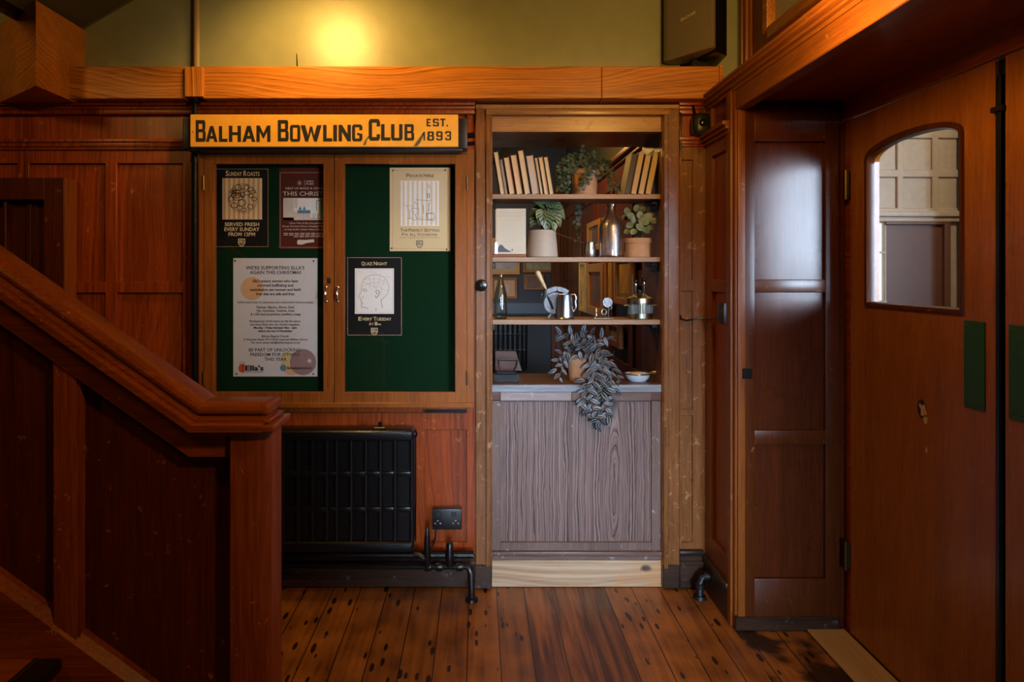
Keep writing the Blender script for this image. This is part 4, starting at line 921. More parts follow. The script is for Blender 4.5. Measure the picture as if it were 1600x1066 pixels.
for ch, a, c, t_, bl in (('B', 305.7, 321.5, 187.7, 221.7), ('A', 321.5, 340, 197, 221.8), ('L', 342, 355.5, 197, 221.8), ('H', 357.6, 376.6, 196.5, 221.8), ('A', 378.5, 399, 196.6, 221.8), ('M', 400.6, 422.6, 196.2, 221.8),
        ('B', 434, 451, 187.5, 221.2), ('O', 453, 469.3, 195.2, 221.6), ('W', 469.6, 502.5, 195.6, 221.4), ('L', 504.8, 519.2, 195.2, 221.2), ('I', 520.6, 526.6, 195.2, 221), ('N', 529, 548.3, 195, 221), ('G', 550, 566.2, 194.5, 221),
        ('C', 576, 593.8, 186, 220), ('L', 595.3, 610, 194, 219.8), ('U', 611, 629, 194, 219.8), ('B', 632, 647.2, 194, 219.8),
        ('E', 666.5, 673.2, 185.6, 197.6), ('S', 676.3, 685.8, 185.4, 197.6), ('T', 687.8, 696, 185.4, 197.6), ('.', 697.6, 700, 185.6, 197.6), ('1', 659.6, 664, 206, 219.6), ('8', 667.5, 678.4, 205.4, 219.8), ('9', 681.6, 691.6, 205.2, 219.6), ('3', 695.4, 705, 205, 219.4)):
    for q_ in G(ch):
        k += 1; dd_ = ds-.0004-k*.000002
        b.poly([(X(a+(c-a)*u, dd_), dd_, Z(bl-(bl-t_)*v, dd_)) for u, v in q_])
b.build('lettering', M['ink'], sg, smooth=0)
b = MB(); dd_ = ds-.0003
b.poly([(X(u, dd_), dd_, Z(v, dd_)) for u, v in ((567.5, 227.8), (569, 222), (575, 213), (577.5, 213), (573, 220), (571.5, 226))]); b.poly([(X(u, dd_), dd_, Z(v, dd_)) for u, v in ((646, 228.5), (657, 213), (662, 206), (663.5, 209), (656, 224), (652, 228.5))])
b.build('painted_tails', M['swash'], sg, smooth=0)
b = MB()
for px in (301.5,): b.lathe([(.0022, -.001), (.0022, .001)], (X(px, ds), ds-.0005, Z(206, ds)), 10, 'y')
b.build('screw', M['blackmetal'], sg)

# ------------------------------------------------------------------ pipes on the wall
b = MB(); b.tube([(X(304, 2.885), 2.885, Z(157, 2.885)), (X(304, 2.885), 2.885, .14)], .0125); b.lathe([(.024, 0), (.022, .012), (.014, .02)], (X(304, 2.885), 2.885, Z(162, 2.885)), 16)
tag(b.build('wall_pipe', M['black']), 'black upright pipe left of the notice board, below the fascia', 'pipe')
b = MB(); b.tube([(X(307.5, 2.94), 2.94, 2.236), (X(307.5, 2.94), 2.94, 2.75)], .013)
tag(b.build('wall_pipe', M['brasspipe']), 'thin yellow upright pipe on the olive wall above the fascia', 'pipe')
b = MB(); b.tube([(X(464.5, 2.90), 2.90, 2.236), (X(463.5, 2.90), 2.90, Z(84, 2.90))], [.004, .002], 6)
tag(b.build('wire_stub', M['blackmetal']), 'short dark wire end standing up on the oak fascia', 'wire')

# ------------------------------------------------------------------ radiators
def radiator(name, label, cols, z0, z1, yf, rows, rt, dep, foot=True, wide=()):
    r = thing(name, label, 'radiator', ((cols[0]+cols[-1])/2, yf+dep/2, 0))
    b = MB()
    for x in cols: b.tube([(x, yf+rt, z0+.02), (x, yf+rt, z1-.02)], rt, 10)
    for x in cols: b.tube([(x, yf+dep-rt, z0+.02), (x, yf+dep-rt, z1-.02)], rt, 8)
    b.build('columns', M['black'], r)
    b = MB(); b.box(cols[0]-.02, cols[-1]+.006, yf-.004, yf+dep, z1-.045, z1, .014, 3); b.build('header', M['black'], r); b = MB(); b.box(cols[0]-.02, cols[-1]+.006, yf-.004, yf+dep, z0, z0+.045, .014, 3); b.build('header', M['black'], r)
    b = MB()
    for a, c in zip(cols, cols[1:]):
        b.box(a, c, yf+.018, yf+dep-.01, z0+.02, z1-.02)
        for z in rows: b.box(a, c, yf+.002, yf+.03, z-.011, z+.008, .005, 2)
    b.build('web', M['black'], r)
    if foot:
        for x in (cols[0]+.02, cols[0]+.20):
            b = MB(); b.box(x-.03, x+.03, yf-.003, yf+.022, 0, z0+.01, .004); b.build('foot', M['black'], r)
        b = MB(); b.box(cols[-1]-.12, cols[-1]-.08, yf+dep-.02, 2.9495 if yf < 4 else RY-.0305, z1-.12, z1-.06, .003); b.build('wall_bracket', M['black'], r)
    return r
d_ = 2.815
cols = [X(p, d_) for p in (350.6, 373.6, 396.6, 419.6, 442.6, 465.6, 488.4, 511, 526.5, 549.3, 572, 594.7, 617.4, 643.5)]
rd = radiator('radiator', 'black cast iron radiator under the notice board', cols, Z(862, d_), Z(672, d_), d_-.012, [Z(p, d_) for p in (739.5, 795, 850)], .0095, .10, True)
b = MB(); b.ball((X(647, d_), d_+.02, Z(680, d_)), .017, .8, 1, 1); b.build('end_plug', M['black'], rd)
b = MB(); b.box(X(584, d_), X(602, d_), d_, d_+.03, Z(673, d_), Z(668, d_), .003); b.lathe([(.008, 0), (.008, .018)], (X(593, d_), d_+.015, Z(668, d_)), 10); b.build('air_valve', M['black'], rd)
pz1, pz2 = Z(869, 2.87), Z(886, 2.84)
pw = thing('heating_pipes', 'black heating pipes and valves running below the radiator to the floor', 'pipes', (X(690, 2.85), 2.85, 0))
b = MB(); b.tube([(X(330, 2.88), 2.885, pz1), (X(740, 2.88), 2.885, pz1)], .016); b.tube([(X(330, 2.84), 2.845, pz2), (X(728, 2.84), 2.845, pz2), (X(733, 2.84), 2.84, pz2-.006), (X(736, 2.84), 2.835, pz2-.022), (X(737, 2.83), 2.83, .012)], .0135)
b.lathe([(.028, 0), (.026, .01), (.016, .014)], (X(737, 2.83), 2.83, .001), 16)
for px in (668, 686, 718): b.lathe([(.019, -.014), (.021, 0), (.019, .014)], (X(px, 2.84), 2.845, pz2), 14, 'x')
b.build('pipe', M['black'], pw)
b = MB(); v = (X(667.5, 2.82), 2.82, Z(886, 2.82)); b.lathe([(.010, 0), (.014, .02), (.0145, .07), (.012, .12), (.007, .155), (.003, .165)], v, 14); b.tube([(v[0], 2.82, v[2]+.03), (v[0]-.035, 2.82, v[2]+.052), (cols[-1]+.007, 2.82, v[2]+.056)], .011); b.build('valve', M['black'], pw)
b = MB(); v = (X(702.5, 2.835), 2.842, Z(886, 2.835)); b.lathe([(.016, 0), (.018, .03), (.018, .05), (.015, .06), (.014, .09), (.009, .10)], v, 14); b.build('valve', M['black'], pw)

sk = thing('wall_socket', 'black double wall socket low on the panelling, right of the radiator', 'socket', (X(698, 2.915), 2.94, Z(812, 2.915)))
b = MB(); b.rect(675.5, 721.5, 796, 828, 2.915, .036, .003, 2); b.build('face_plate', M['blackplastic'], sk)
b = MB()
for cx in (686, 710): b.rect(cx-4.5 if cx < 700 else cx-5, cx+4, 800.5, 808, 2.911, .005, .001)
b.build('switch', M['blackplastic'], sk)
b = MB()
for cx in (684, 712): 
    for (dx, dy) in ((-4, 3), (4, 3), (0, -1)): prect(b, cx+dx-1, cx+dx+1, 815+dy-1, 815+dy+1.2, 2.9147)
b.build('pin_holes', M['pewter'], sk, smooth=0)
b = MB(); b.tube([P(681, 827, 2.94), P(680.5, 840, 2.935), P(678, 850, 2.90), P(672, 862, 2.845)], .0035, 8)
tag(b.build('socket_cable', M['blackplastic']), 'thin black cable dropping from the double socket', 'cable')
b = MB(); b.rect(664, 728, 641, 645.5, 2.94, .02, .001)
tag(b.build('vent_slot', M['black']), 'narrow black slot vent just under the notice board', 'vent')
b = MB(); v = P(1098, 905, 2.86)
b.tube([(v.x+.03, 2.862, v.z+.012), (v.x+.012, 2.862, v.z+.012), (v.x-.005, 2.86, v.z+.004), (v.x-.014, 2.855, v.z-.018), (v.x-.016, 2.85, .002)], .015); b.lathe([(.02, -.01), (.02, .01)], (v.x+.012, 2.862, v.z+.012), 14, 'x'); b.lathe([(.02, -.01), (.02, .012)], (v.x-.0145, 2.853, .05), 14); b.lathe([(.028, 0), (.024, .012)], (v.x-.016, 2.85, .001), 14)
tag(b.build('pipe_elbow', M['iron']), 'worn grey pipe elbow in the floor corner, right of the hatch', 'pipe')

# ------------------------------------------------------------------ speaker, sensor, small box
sp_ = thing('wall_speaker', 'large dark olive loudspeaker with a curved front, above the fascia at the right', 'loudspeaker', (.90, 2.90, 2.24))
fr = [(.796+(.932-.796)*t+.020*math.sin(PI*t), 2.905+(2.715-2.905)*t-.030*math.sin(PI*t)) for t in [i/12 for i in range(13)]]
b = MB(); b.prism(fr+[(.945, 2.722), (.958, 2.745), (.90, 2.93), (.83, 2.95), (.797, 2.925)], 2.272, 2.78, 'z'); bmesh.ops.bevel(b.bm, geom=[e for e in b.bm.edges if abs(e.verts[0].co.z-e.verts[1].co.z) < 1e-4], offset=.004, segments=2, affect='EDGES')
b.build('shell', M['speaker'], sp_, smooth=40)
b = MB(); b.prism([(.957, 2.745), (1.02, 2.79), (1.03, 2.966), (.88, 2.966), (.90, 2.93)], 2.262, 2.79, 'z'); bk = b.build('rear_housing', M['black'], sp_)
b = MB(); b.box(.90, .97, 2.86, 2.96, 2.236, 2.275, .003); b.build('bracket', M['black'], sp_)
i0 = 3.0
vs, fs = glyphs('BOSE', .02); mb_ = MB(); xs_ = [v_.x for v_ in vs]; wmax = max(xs_)
def onfront(u, zz):
    t = .25+.28*u; i = min(11, int(t*12)); f_ = t*12-i; a, c = Vector(fr[i]), Vector(fr[i+1]); q_ = a.lerp(c, f_); n_ = Vector((c.y-a.y, -(c.x-a.x))).normalized()
    if n_.y > 0: n_ = -n_
    q_ = q_+n_*.0012; return (q_.x, q_.y, zz)
mb_.mesh([onfront(v_.x/wmax, 2.418+.012*v_.x/wmax+v_.y*.016) for v_ in vs], fs)
lg = mb_.build('maker_badge', M['creamink'], sp_, smooth=0)

sn = thing('motion_sensor', 'dark glossy rounded motion sensor in the upper corner, right of the hatch', 'sensor', (X(1097, 2.90), 2.945, Z(212, 2.90)))
b = MB(); c_ = P(1097, 194, 2.90)
vs_ = bmesh.ops.create_uvsphere(b.bm, u_segments=24, v_segments=16, radius=1)['verts']
for v_ in vs_:
    se = lambda q_: math.copysign(abs(q_)**.62, q_)
    v_.co = Vector((c_.x+se(v_.co.x)*.0365, c_.y+.02+se(v_.co.y)*.036, c_.z+se(v_.co.z)*.051))
b.build('body', M['blackmetal'], sn, smooth=60)
b = MB(); b.ball((c_.x, c_.y-.006, c_.z+.004), .022, 1, .75, 1, 20, 14); l_ = b.build('lens', plain('sensor_lens', (.01, .011, .014), .06, 0, .6), sn, smooth=60)
b = MB(); b.tube([(c_.x-.02, c_.y+.03, c_.z+.045), (c_.x-.03, c_.y+.02, c_.z+.075), (c_.x-.036, c_.y+.03, c_.z+.10)], .005, 8); b.build('cable', M['black'], sn)
b = MB(); b.tube([P(1063.5, 176, 2.93)]+[P(1063.5+.8*math.sin(i*1.3), 176+i*8, 2.928) for i in range(1, 9)], .0045, 6)
tag(b.build('wall_cable', M['black']), 'thin dark cable running down beside the top right of the hatch casing', 'cable')
jb = thing('junction_box', 'small black box on the right wall with a short cable', 'box', (XR, 2.72, Z(488, 2.72)))
b = MB(); b.box(XR-.022, XR+.018, 2.665, 2.745, Z(506, 2.72), Z(473, 2.72), .003, 2); b.build('case', M['blackplastic'], jb)
b = MB(); b.box(XR-.0235, XR-.021, 2.69, 2.715, Z(487, 2.72), Z(483, 2.72)); b.build('slot', M['blackmetal'], jb)
pts = [P(1063, 493, 2.945), P(1064, 498, 2.935), P(1072, 501, 2.935), P(1090, 497.5, 2.94), P(1103, 499, 2.93)]; pts[-1].x = XR-.012
b = MB(); b.tube(pts+[(XR-.008, 2.80, Z(498, 2.8)), (XR-.005, 2.74, Z(498, 2.74))], .0035, 8); b.build('cable', M['black'], jb)
kn = thing('door_knob', 'round black knob on the left casing of the hatch', 'knob', (X(752, 2.925), 2.925, Z(446, 2.925)))
b = MB(); k_ = (X(752, 2.90), 2.925, Z(446, 2.90)); b.lathe([(.024, 0), (.024, -.006), (.012, -.010), (.011, -.02), (.022, -.028), (.026, -.038), (.022, -.048), (.010, -.052), (.002, -.0525)], k_, 24, 'y'); b.build('knob', M['black'], kn)
b = MB(); b.lathe([(.006, -.0532), (.006, -.050)], k_, 12, 'y'); b.build('centre_cap', M['blackmetal'], kn)
b = MB(); b.box(.99, .993, 2.0, 2.01, 1, 1.01); b.bm.free()
b = MB(); b.rect(1160.5, 1175.5, 576, 592, 2.5865, .004, .001)
lk = tag(b.build('keep_plate', M['black']), 'small black metal plate on the edge of the recess end panel', 'plate')
# ------------------------------------------------------------------ shelves in the hatch
SF = 2.962
ztop = {}
for k, (nm, py, lab) in enumerate((('book', 303.5, 'top shelf of the hatch, carrying the books'), ('pots', 402, 'middle shelf of the hatch, carrying the clear bottle and two pots'), ('metal', 500, 'lowest shelf of the hatch, carrying the tankard and green bottle'))):
    t = thing('hatch_shelf', lab, 'shelf', ((OX0+OX1)/2, 3.06, Z(py, SF)), 'shelves in the hatch')
    zt_ = Z(py, SF); ztop[k] = zt_
    b = MB(); b.box(OX0+.0045, OX1-.0045, SF, 3.17, zt_-.0205, zt_, .0015); b.build('board', M['shelf_x'], t)
    b = MB(); b.box(OX1-.035, OX1-.006, 3.0, 3.12, zt_-.040, zt_-.021, .003); b.box(OX1-.012, OX1-.005, 3.0, 3.12, zt_-.062, zt_-.021, .002); b.build('bracket', M['black'], t)
    b = MB(); b.box(OX0+.005, OX0+.018, 3.0, 3.12, zt_-.05, zt_-.021, .003); b.build('bracket', M['black'], t)
z1_, z2_, z3_ = ztop[0]+.0005, ztop[1]+.0005, ztop[2]+.0005
D = 3.03
def SX(px, d=D): return X(px, d)

# ---- books
covers = {'tan': (.36, .22, .10), 'grey': (.28, .27, .25), 'rust': (.30, .07, .03), 'brown': (.16, .085, .04), 'navy': (.03, .035, .05), 'green': (.05, .06, .03), 'black': (.02, .02, .02), 'cream': (.45, .34, .2), 'olive': (.075, .06, .03)}
for k_ in covers: M['cover_'+k_] = plain('book_cloth_'+k_, covers[k_], .65, 0, 0, .2, 300)
M['pages2'] = wood('grey_page_edges', (.40, .30, .22), (.60, .47, .36), 'z', 240, (.7, .8), 0, coat=0, bump=.5, gain=1.05)
def book(px0, px1, ptop, shift, cover, pages, label, dep=.12, grp=None):
    """px0..px1: foot of the fore-edge; shift: how far the top leans (px, negative = left)"""
    h = Z(ptop, D)-z1_; lean = math.radians(-9.3 if shift < 0 else 11.2); th = (px1-px0)*D/F*math.cos(lean); L = h/math.cos(lean)*.985
    left = shift < 0
    t = thing('book', label, 'book', ((SX(px0) if left else SX(px1)), D-.03, z1_), grp, rot=(0, lean, 0))
    sx = 1 if left else -1
    o = lambda a, c: (min(a*sx, c*sx), max(a*sx, c*sx))
    b = MB(); c = .0022
    for a, q_ in ((0, c), (th-c, th)): b.box(*o(a, q_), -.004, dep, 0, L, .0006)
    b.box(*o(0, th), dep-.003, dep, 0, L, .0006); b.build('cover', M['cover_'+cover], t)
    b = MB(); b.box(*o(c, th-c), 0, dep-.003, .003, L-.004, .0003); b.build('page_block', M[pages], t)
LB = [(782, 788.8, 238, -11, 'tan', 'pages', 'tan book at the left end of the top shelf'), (789.8, 793, 250, -10, 'grey', 'pages2', 'thinnest grey book in the left row on the top shelf'),
      (795.8, 804.6, 246.8, -10.5, 'rust', 'pages', 'wide tan paged book just right of the thin grey one'), (807, 816.6, 243, -11, 'rust', 'pages', 'rust covered book left of the tallest book on the top shelf'),
      (819.2, 828.6, 235.8, -12.5, 'green', 'pages', 'tallest book in the left row, green cover'), (831, 842, 244, -9, 'grey', 'pages2', 'thick greyish paged book right of the tallest book'),
      (843.4, 848.6, 247, -7.2, 'black', 'pages', 'slim cream book with dark cover right of the thick greyish one'), (850, 856, 246.3, -6.6, 'cream', 'pages', 'slim cream book second from the plant end of the left row'),
      (857.6, 864.6, 246, -6, 'green', 'pages', 'tan paged book at the plant end of the left row')]
for a in LB: book(*a, grp='books on the left of the top shelf')
RB = [(972.4, 981.5, 241, 14, 'olive', 'cover_olive', 'dark olive book at the plant end of the right group'), (982.4, 991.6, 240, 12.2, 'brown', 'pages', 'thick brownish paged book second in the right group'), (993.4, 1003.2, 243.5, 11, 'black', 'pages', 'cream paged shorter book third in the right group'), (1004.6, 1014.4, 237.3, 13, 'green', 'pages', 'tallest book at the right end of the top shelf')]
for a in RB: book(*a, grp='books on the right of the top shelf')

# ---- pots and plants
def pot(root, c, z, r0, r1, h, mat, rim=0, soil=True, name='pot'):
    b = MB(); prof = [(.002, z), (r0*.96, z), (r0, z+.003)]
    if rim: prof += [(r1*.93, z+h-rim), (r1, z+h-rim), (r1, z+h-.002)]
    else: prof += [(r1, z+h-.004)]
    prof += [(r1-.002, z+h), (r1-.007, z+h-.001), (r1-.009, z+h-.014), (.001, z+h-.014)]
    b.lathe(prof, (c[0], c[1], 0), 32); b.build(name, mat, root)
    if soil:
        b = MB(); b.lathe([(.001, z+h-.010), (r1-.009, z+h-.012)], (c[0], c[1], 0), 20, cap=False); b.build('soil', M['soil'], root)
def spline(pts, n=24):
    pts = [Vector(p) for p in pts]; P_ = [pts[0]]+pts+[pts[-1]]; out = []
    for i in range(1, len(P_)-2):
        for k in range(n):
            t = k/n; a, b_, c, d = P_[i-1:i+3]
            out.append(.5*((2*b_)+(c-a)*t+(2*a-5*b_+4*c-d)*t*t+(3*b_-a-3*c+d)*t**3))
    out.append(pts[-1]); return out
def strand(stems, leaves, pts, step, L, W, rng, shape='oval', r=.0011, spread=1.0, fold=.25, start=.1, n=5):
    c = spline(pts, 12); stems.tube(c[::2]+[c[-1]], r, 5)
    acc = 0; side = 1; tot = sum((b_-a).length for a, b_ in zip(c, c[1:])); run = 0
    for a, b_ in zip(c, c[1:]):
        d_ = (b_-a).length; acc += d_; run += d_
        if acc >= step and run > tot*start:
            acc = 0; side = -side; t = (b_-a).normalized()
            out = t.cross(Vector((0, 1, 0))); 
            if out.length < .1: out = Vector((1, 0, 0))
            out.normalize()
            dv = t*.5+out*side*spread*rng.uniform(.6, 1.1)+Vector((rng.uniform(-.3, .3), rng.uniform(-.75, .0), rng.uniform(-.35, .25)))
            s_ = rng.uniform(.58, 1.2)
            leaves.leaf(b_, dv, Vector((rng.uniform(-.4, .4), -1, rng.uniform(.1, .9))), L*s_, W*s_, fold, rng.uniform(.05, .5), n, shape)
rng = random.Random(11)
def keep_clear(mb, top=None, under=None, x0=None, x1=None, front=None):
    # leaves lie on the shelf they touch, bend under the one above and stay off their neighbours
    for v_ in mb.bm.verts:
        c = v_.co
        if c.y > 2.955 and c.y < 3.18:
            if top is not None and top-.06 < c.z < top+.0015: c.z = top+.0015
            if under is not None and under-.002 < c.z < under+.06: c.z = under-.002
        if x0 is not None and c.y > 2.985 and c.x < x0: c.x = x0
        if x1 is not None and c.y > 2.985 and c.x > x1: c.x = x1
        if front is not None and c.z < front+.0015 and c.y > 2.938:
            if c.y > 2.965: c.z = front+.0015
            else: c.y = 2.938
# trailing plant on the top shelf
tp = thing('trailing_plant', 'trailing plant with small round leaves in a terracotta pot on the top shelf', 'potted plant', (SX(915), 3.04, z1_))
pot(tp, (SX(915), 3.055), z1_, .052, .062, .118, M['terra2'], .022)
st_, lv = MB(), MB(); q = lambda px, py, d: P(px, py, d)
T0 = lambda dx=0: (SX(915)+dx, 3.05, z1_+.112)
for pts in ([T0(-.02), q(899, 253, 3.03), q(886, 262, 3.02), q(874, 280, 3.01), q(871, 298, 3.0)], [T0(-.03), q(893, 256, 3.02), q(880, 272, 3.0), q(876, 288, 2.99), q(880, 299, 2.985)], [T0(-.01), q(900, 246, 3.04), q(884, 252, 3.03), q(870, 268, 3.02), q(868, 285, 3.02)],
            [T0(-.02), q(890, 262, 2.99), q(886, 280, 2.98), q(888, 298, 2.975)], [T0(0), q(905, 240, 3.06), q(890, 248, 3.05), q(878, 258, 3.04)],
            [T0(.01), q(911, 238, 3.03), q(909, 232, 3.03)], [T0(.01), q(920, 246, 3.04), q(926, 238, 3.04), q(932, 243, 3.02)], [T0(.0), q(918, 260, 2.985), q(916, 275, 2.975), q(910, 292, 2.972)], [T0(.02), q(926, 258, 2.985), q(922, 276, 2.972), q(913, 288, 2.97)],
            [T0(.03), q(935, 255, 3.05), q(945, 264, 3.03), q(953, 280, 3.01), q(954, 297, 3.0)], [T0(.03), q(938, 252, 3.06), q(950, 260, 3.05), q(960, 274, 3.03), q(964, 290, 3.02), q(972, 300, 3.01)], [T0(.03), q(935, 250, 3.05), q(950, 258, 3.04), q(951, 252, 3.03)],
            [T0(-.02), q(899, 250, 3.07), q(893, 240, 3.08)], [T0(.02), q(932, 262, 3.0), q(940, 276, 2.99)], [T0(0), q(908, 250, 3.02), q(900, 258, 3.0), q(896, 270, 2.985)]):
    strand(st_, lv, pts, .0085, .021, .019, rng, 'round', .0010, 1.0, .15, .12, 4)
# one long strand hangs behind the shelf
for pts in ([T0(-.01), q(905, 275, 3.15), q(902, 296, 3.185), q(905, 320, 3.19), q(900, 345, 3.19), q(904, 362, 3.19), q(901, 376, 3.19)], [T0(.01), q(915, 285, 3.17), q(912, 305, 3.19), q(909, 322, 3.19), q(903, 340, 3.19)]):
    strand(st_, lv, pts, .0135, .022, .02, rng, 'round', .0010, .9, .1, .5, 4)
[keep_clear(q_, top=z1_, x0=.3425, x1=.632) for q_ in (st_, lv)]
st_.build('stems', M['stem'], tp); lv.build('foliage', M['euc'], tp, recalc=False)

# veined plant in the pale pot
vp = thing('veined_plant', 'plant with large veined dark green leaves in a pale stoneware pot, middle shelf', 'potted plant', (SX(847), 3.04, z2_))
b = MB(); c_ = (SX(847.5), 3.045); b.lathe([(.002, z2_), (.066, z2_), (.0705, z2_+.004), (.0705, z2_+.010), (.0610, z2_+.118), (.0595, z2_+.121), (.056, z2_+.120), (.055, z2_+.106), (.001, z2_+.106)], (*c_, 0), 40); b.build('pot', M['potpale'], vp)
b = MB(); b.lathe([(.001, z2_+.109), (.055, z2_+.108)], (*c_, 0), 20, cap=False); b.build('soil', M['soil'], vp)
st_, lv = MB(), MB()
for (bx, by, bd, tx_, ty_, td, L, W, up) in ((846, 336, 3.03, 824, 352, 2.99, .085, .075, (-.3, -.8, .9)), (850, 326, 3.05, 826, 330, 3.02, .085, .070, (-.2, -.6, 1)), (852, 322, 3.04, 838, 312, 3.03, .075, .06, (0, -.8, .6)), (856, 318, 3.04, 878, 322, 3.01, .085, .075, (.3, -.9, .6)), (860, 326, 3.03, 882, 352, 2.99, .10, .07, (.5, -.9, .3)),
        (852, 334, 3.0, 856, 362, 2.97, .085, .068, (0, -1, .2)), (862, 334, 3.02, 872, 366, 2.975, .09, .06, (.4, -1, .2)), (846, 326, 3.06, 832, 342, 3.03, .08, .07, (-.3, -.8, .8)), (862, 318, 3.08, 872, 312, 3.07, .07, .06, (0, -.7, .8)), (848, 330, 3.0, 842, 352, 2.975, .07, .055, (-.2, -1, .2)), (866, 326, 3.05, 884, 338, 3.03, .075, .06, (.3, -.8, .5))):
    a, c = P(bx, by, bd), P(tx_, ty_, td)
    st_.tube([(c_[0]+rng.uniform(-.012, .012), c_[1]-.01, z2_+.106), ((c_[0]+a.x)/2, (c_[1]+a.y)/2, (z2_+.11+a.z)/2+.008), a], .0018, 6)
    lv.leaf(a-(c-a).normalized()*.008, c-a, up, L, W, .35, .28, 7, 'heart')
keep_clear(lv, under=ztop[0]-.0205)
st_.build('stems', M['stempink'], vp); lv.build('foliage', M['begonia'], vp, recalc=False)

# round leaved plant, right
rp = thing('round_leaf_plant', 'plant with pale round leaves in a terracotta pot, right end of middle shelf', 'potted plant', (SX(998), 3.04, z2_))
pot(rp, (SX(998), 3.045), z2_, .056, .0600, .086, M['terra2'], .022)
st_, lv = MB(), MB()
for (px, py, d_, L, up, dx, dz) in ((986, 338, 3.0, .045, (-.2, -1, .5), -.6, .3), (1006, 346, 2.98, .05, (.1, -1, .5), .7, -.2), (1012, 340, 3.0, .048, (.2, -1, .4), .5, .4), (980, 330, 3.05, .034, (-.3, -1, .3), -.3, 1), (995, 325, 3.04, .036, (0, -1, .5), .3, .8), (1006, 325, 3.05, .038, (0, -1, .3), .6, .6), (1016, 332, 3.04, .04, (.3, -1, .2), .3, 1), (1024, 328, 3.05, .035, (.4, -1, 0), .2, 1), (1022, 345, 3.02, .034, (.3, -1, .3), 1, .1), (976, 340, 3.04, .03, (-.3, -1, .3), -1, .4), (984, 352, 2.99, .036, (-.2, -1, .4), -.8, -.3), (1000, 355, 2.97, .04, (0, -1, .5), .5, -.5), (1010, 360, 2.975, .038, (.2, -1, .5), .9, -.4), (990, 362, 2.975, .034, (-.1, -1, .6), -.6, -.5), (980, 362, 3.0, .032, (-.3, -1, .5), -1, -.2), (1016, 356, 3.0, .03, (.3, -1, .5), 1, .0), (990, 345, 3.0, .03, (0, -1, .3), -.2, .8), (1000, 336, 3.02, .035, (0, -1, .4), 0, 1)):
    a = P(px, py, d_); v_ = Vector((dx, -.25, dz)).normalized()
    base = a-v_*L*.5
    st_.tube([(SX(998)+rng.uniform(-.02, .02), 3.045, z2_+.074), ((SX(998)+base.x)/2, 3.03, (z2_+.10+base.z)/2), base], .0013, 6)
    lv.leaf(base, v_, up, L, L*.86, .15, .15, 6, 'round')
keep_clear(lv, under=ztop[0]-.0205); [setattr(v_.co, 'x', min(v_.co.x, .750)) if v_.co.z > ztop[0]-.075 else setattr(v_.co, 'x', min(v_.co.x, .792)) for v_ in lv.bm.verts]
st_.build('stems', M['stem'], rp); lv.build('foliage', M['roundleaf'], rp, recalc=False)

# ---- other things on the middle shelf
cs = thing('card_stand', 'old printed page with dark mountain silhouette on a brown stand, middle shelf', 'printed page', (SX(797), 3.02, z2_))
b = MB(); b.box(SX(769.5), SX(821.5), 2.985, 3.06, z2_, z2_+.014, .002); b.build('base', M['board_x'], cs)
zb_ = z2_+.0145; zt_ = Z(326, 3.02)
b = MB(); b.box(SX(774), SX(821), 3.0225, 3.034, zb_, zt_-.004, .001); b.build('backing_pages', M['pages'], cs)
b = MB(); b.box(SX(775.5), SX(821.5), 3.020, 3.0222, zb_, zt_, 0); pg = b.build('page', M['oldpage'], cs)
b = MB(); f_ = 3.0193; mm = lambda pts, d=f_: [(X(a, d), d, Z(c, d)) for a, c in pts]
b.poly(mm([(777.5, 394), (778, 388), (780, 384), (782.5, 382), (785, 383.5), (789, 388), (794, 391), (799, 393.4), (799, 394)])); b.poly(mm([(799, 392), (800, 388.6), (801, 389.5), (801.5, 392)])); b.build('mountain_print', plain('slate_print', (.05, .06, .08), .6), pg, smooth=0)
b = MB(); rr_ = random.Random(2)
for j, (py, a, c) in enumerate([(332.4, 781, 814), (337.6, 780, 815)]+[(344+i*4.2, 783+rr_.uniform(-1, 2), 811+rr_.uniform(-4, 2)) for i in range(9)]):
    px = a
    while px < c:
        w_ = rr_.uniform(2, 5); b.poly(mm([(px, py+(.9 if j < 2 else .45)), (min(px+w_, c), py+(.9 if j < 2 else .45)), (min(px+w_, c), py-(.9 if j < 2 else .3)), (px, py-(.9 if j < 2 else .3))])); px += w_+rr_.uniform(1, 2.4)
b.build('faded_print', M['pages2'], pg, smooth=0)
b = MB(); b.prism([(SX(773, 3.01), zb_), (SX(778, 3.01), zb_), (SX(778, 3.01), Z(383, 3.01)), (SX(775.5, 3.01), Z(378, 3.01)), (SX(773, 3.01), Z(380, 3.01))], 3.004, 3.016); b.build('blue_clip', M['enamel'], cs)

cj = thing('coffee_pot', 'dull metal coffee pot with a long thin handle, beside the clear bottle', 'coffee pot', (SX(922, 3.07), 3.07, z2_))
b = MB(); cx = SX(922, 3.075); b.lathe([(.002, z2_), (.024, z2_), (.0285, z2_+.010), (.029, z2_+.028), (.026, z2_+.046), (.0225, z2_+.058), (.0245, z2_+.070), (.0235, z2_+.070), (.021, z2_+.058), (.024, z2_+.045), (.026, z2_+.02), (.001, z2_+.006)], (cx, 3.075, 0), 28); b.build('pot', M['pewter'], cj)
h0, h1 = Vector((cx-.023, 3.085, z2_+.066)), P(831, 351, 3.135)
b = MB(); b.tube([h0, h0.lerp(h1, .5), h1], .0022, 8); rc = h1+Vector((-.008, 0, -.004)); b.tube([rc+Vector((.009*math.cos(a), 0, .009*math.sin(a))) for a in [2*PI*i/14 for i in range(14)]], .0018, 6, True); hh = b.build('handle', M['silverpot'], cj)
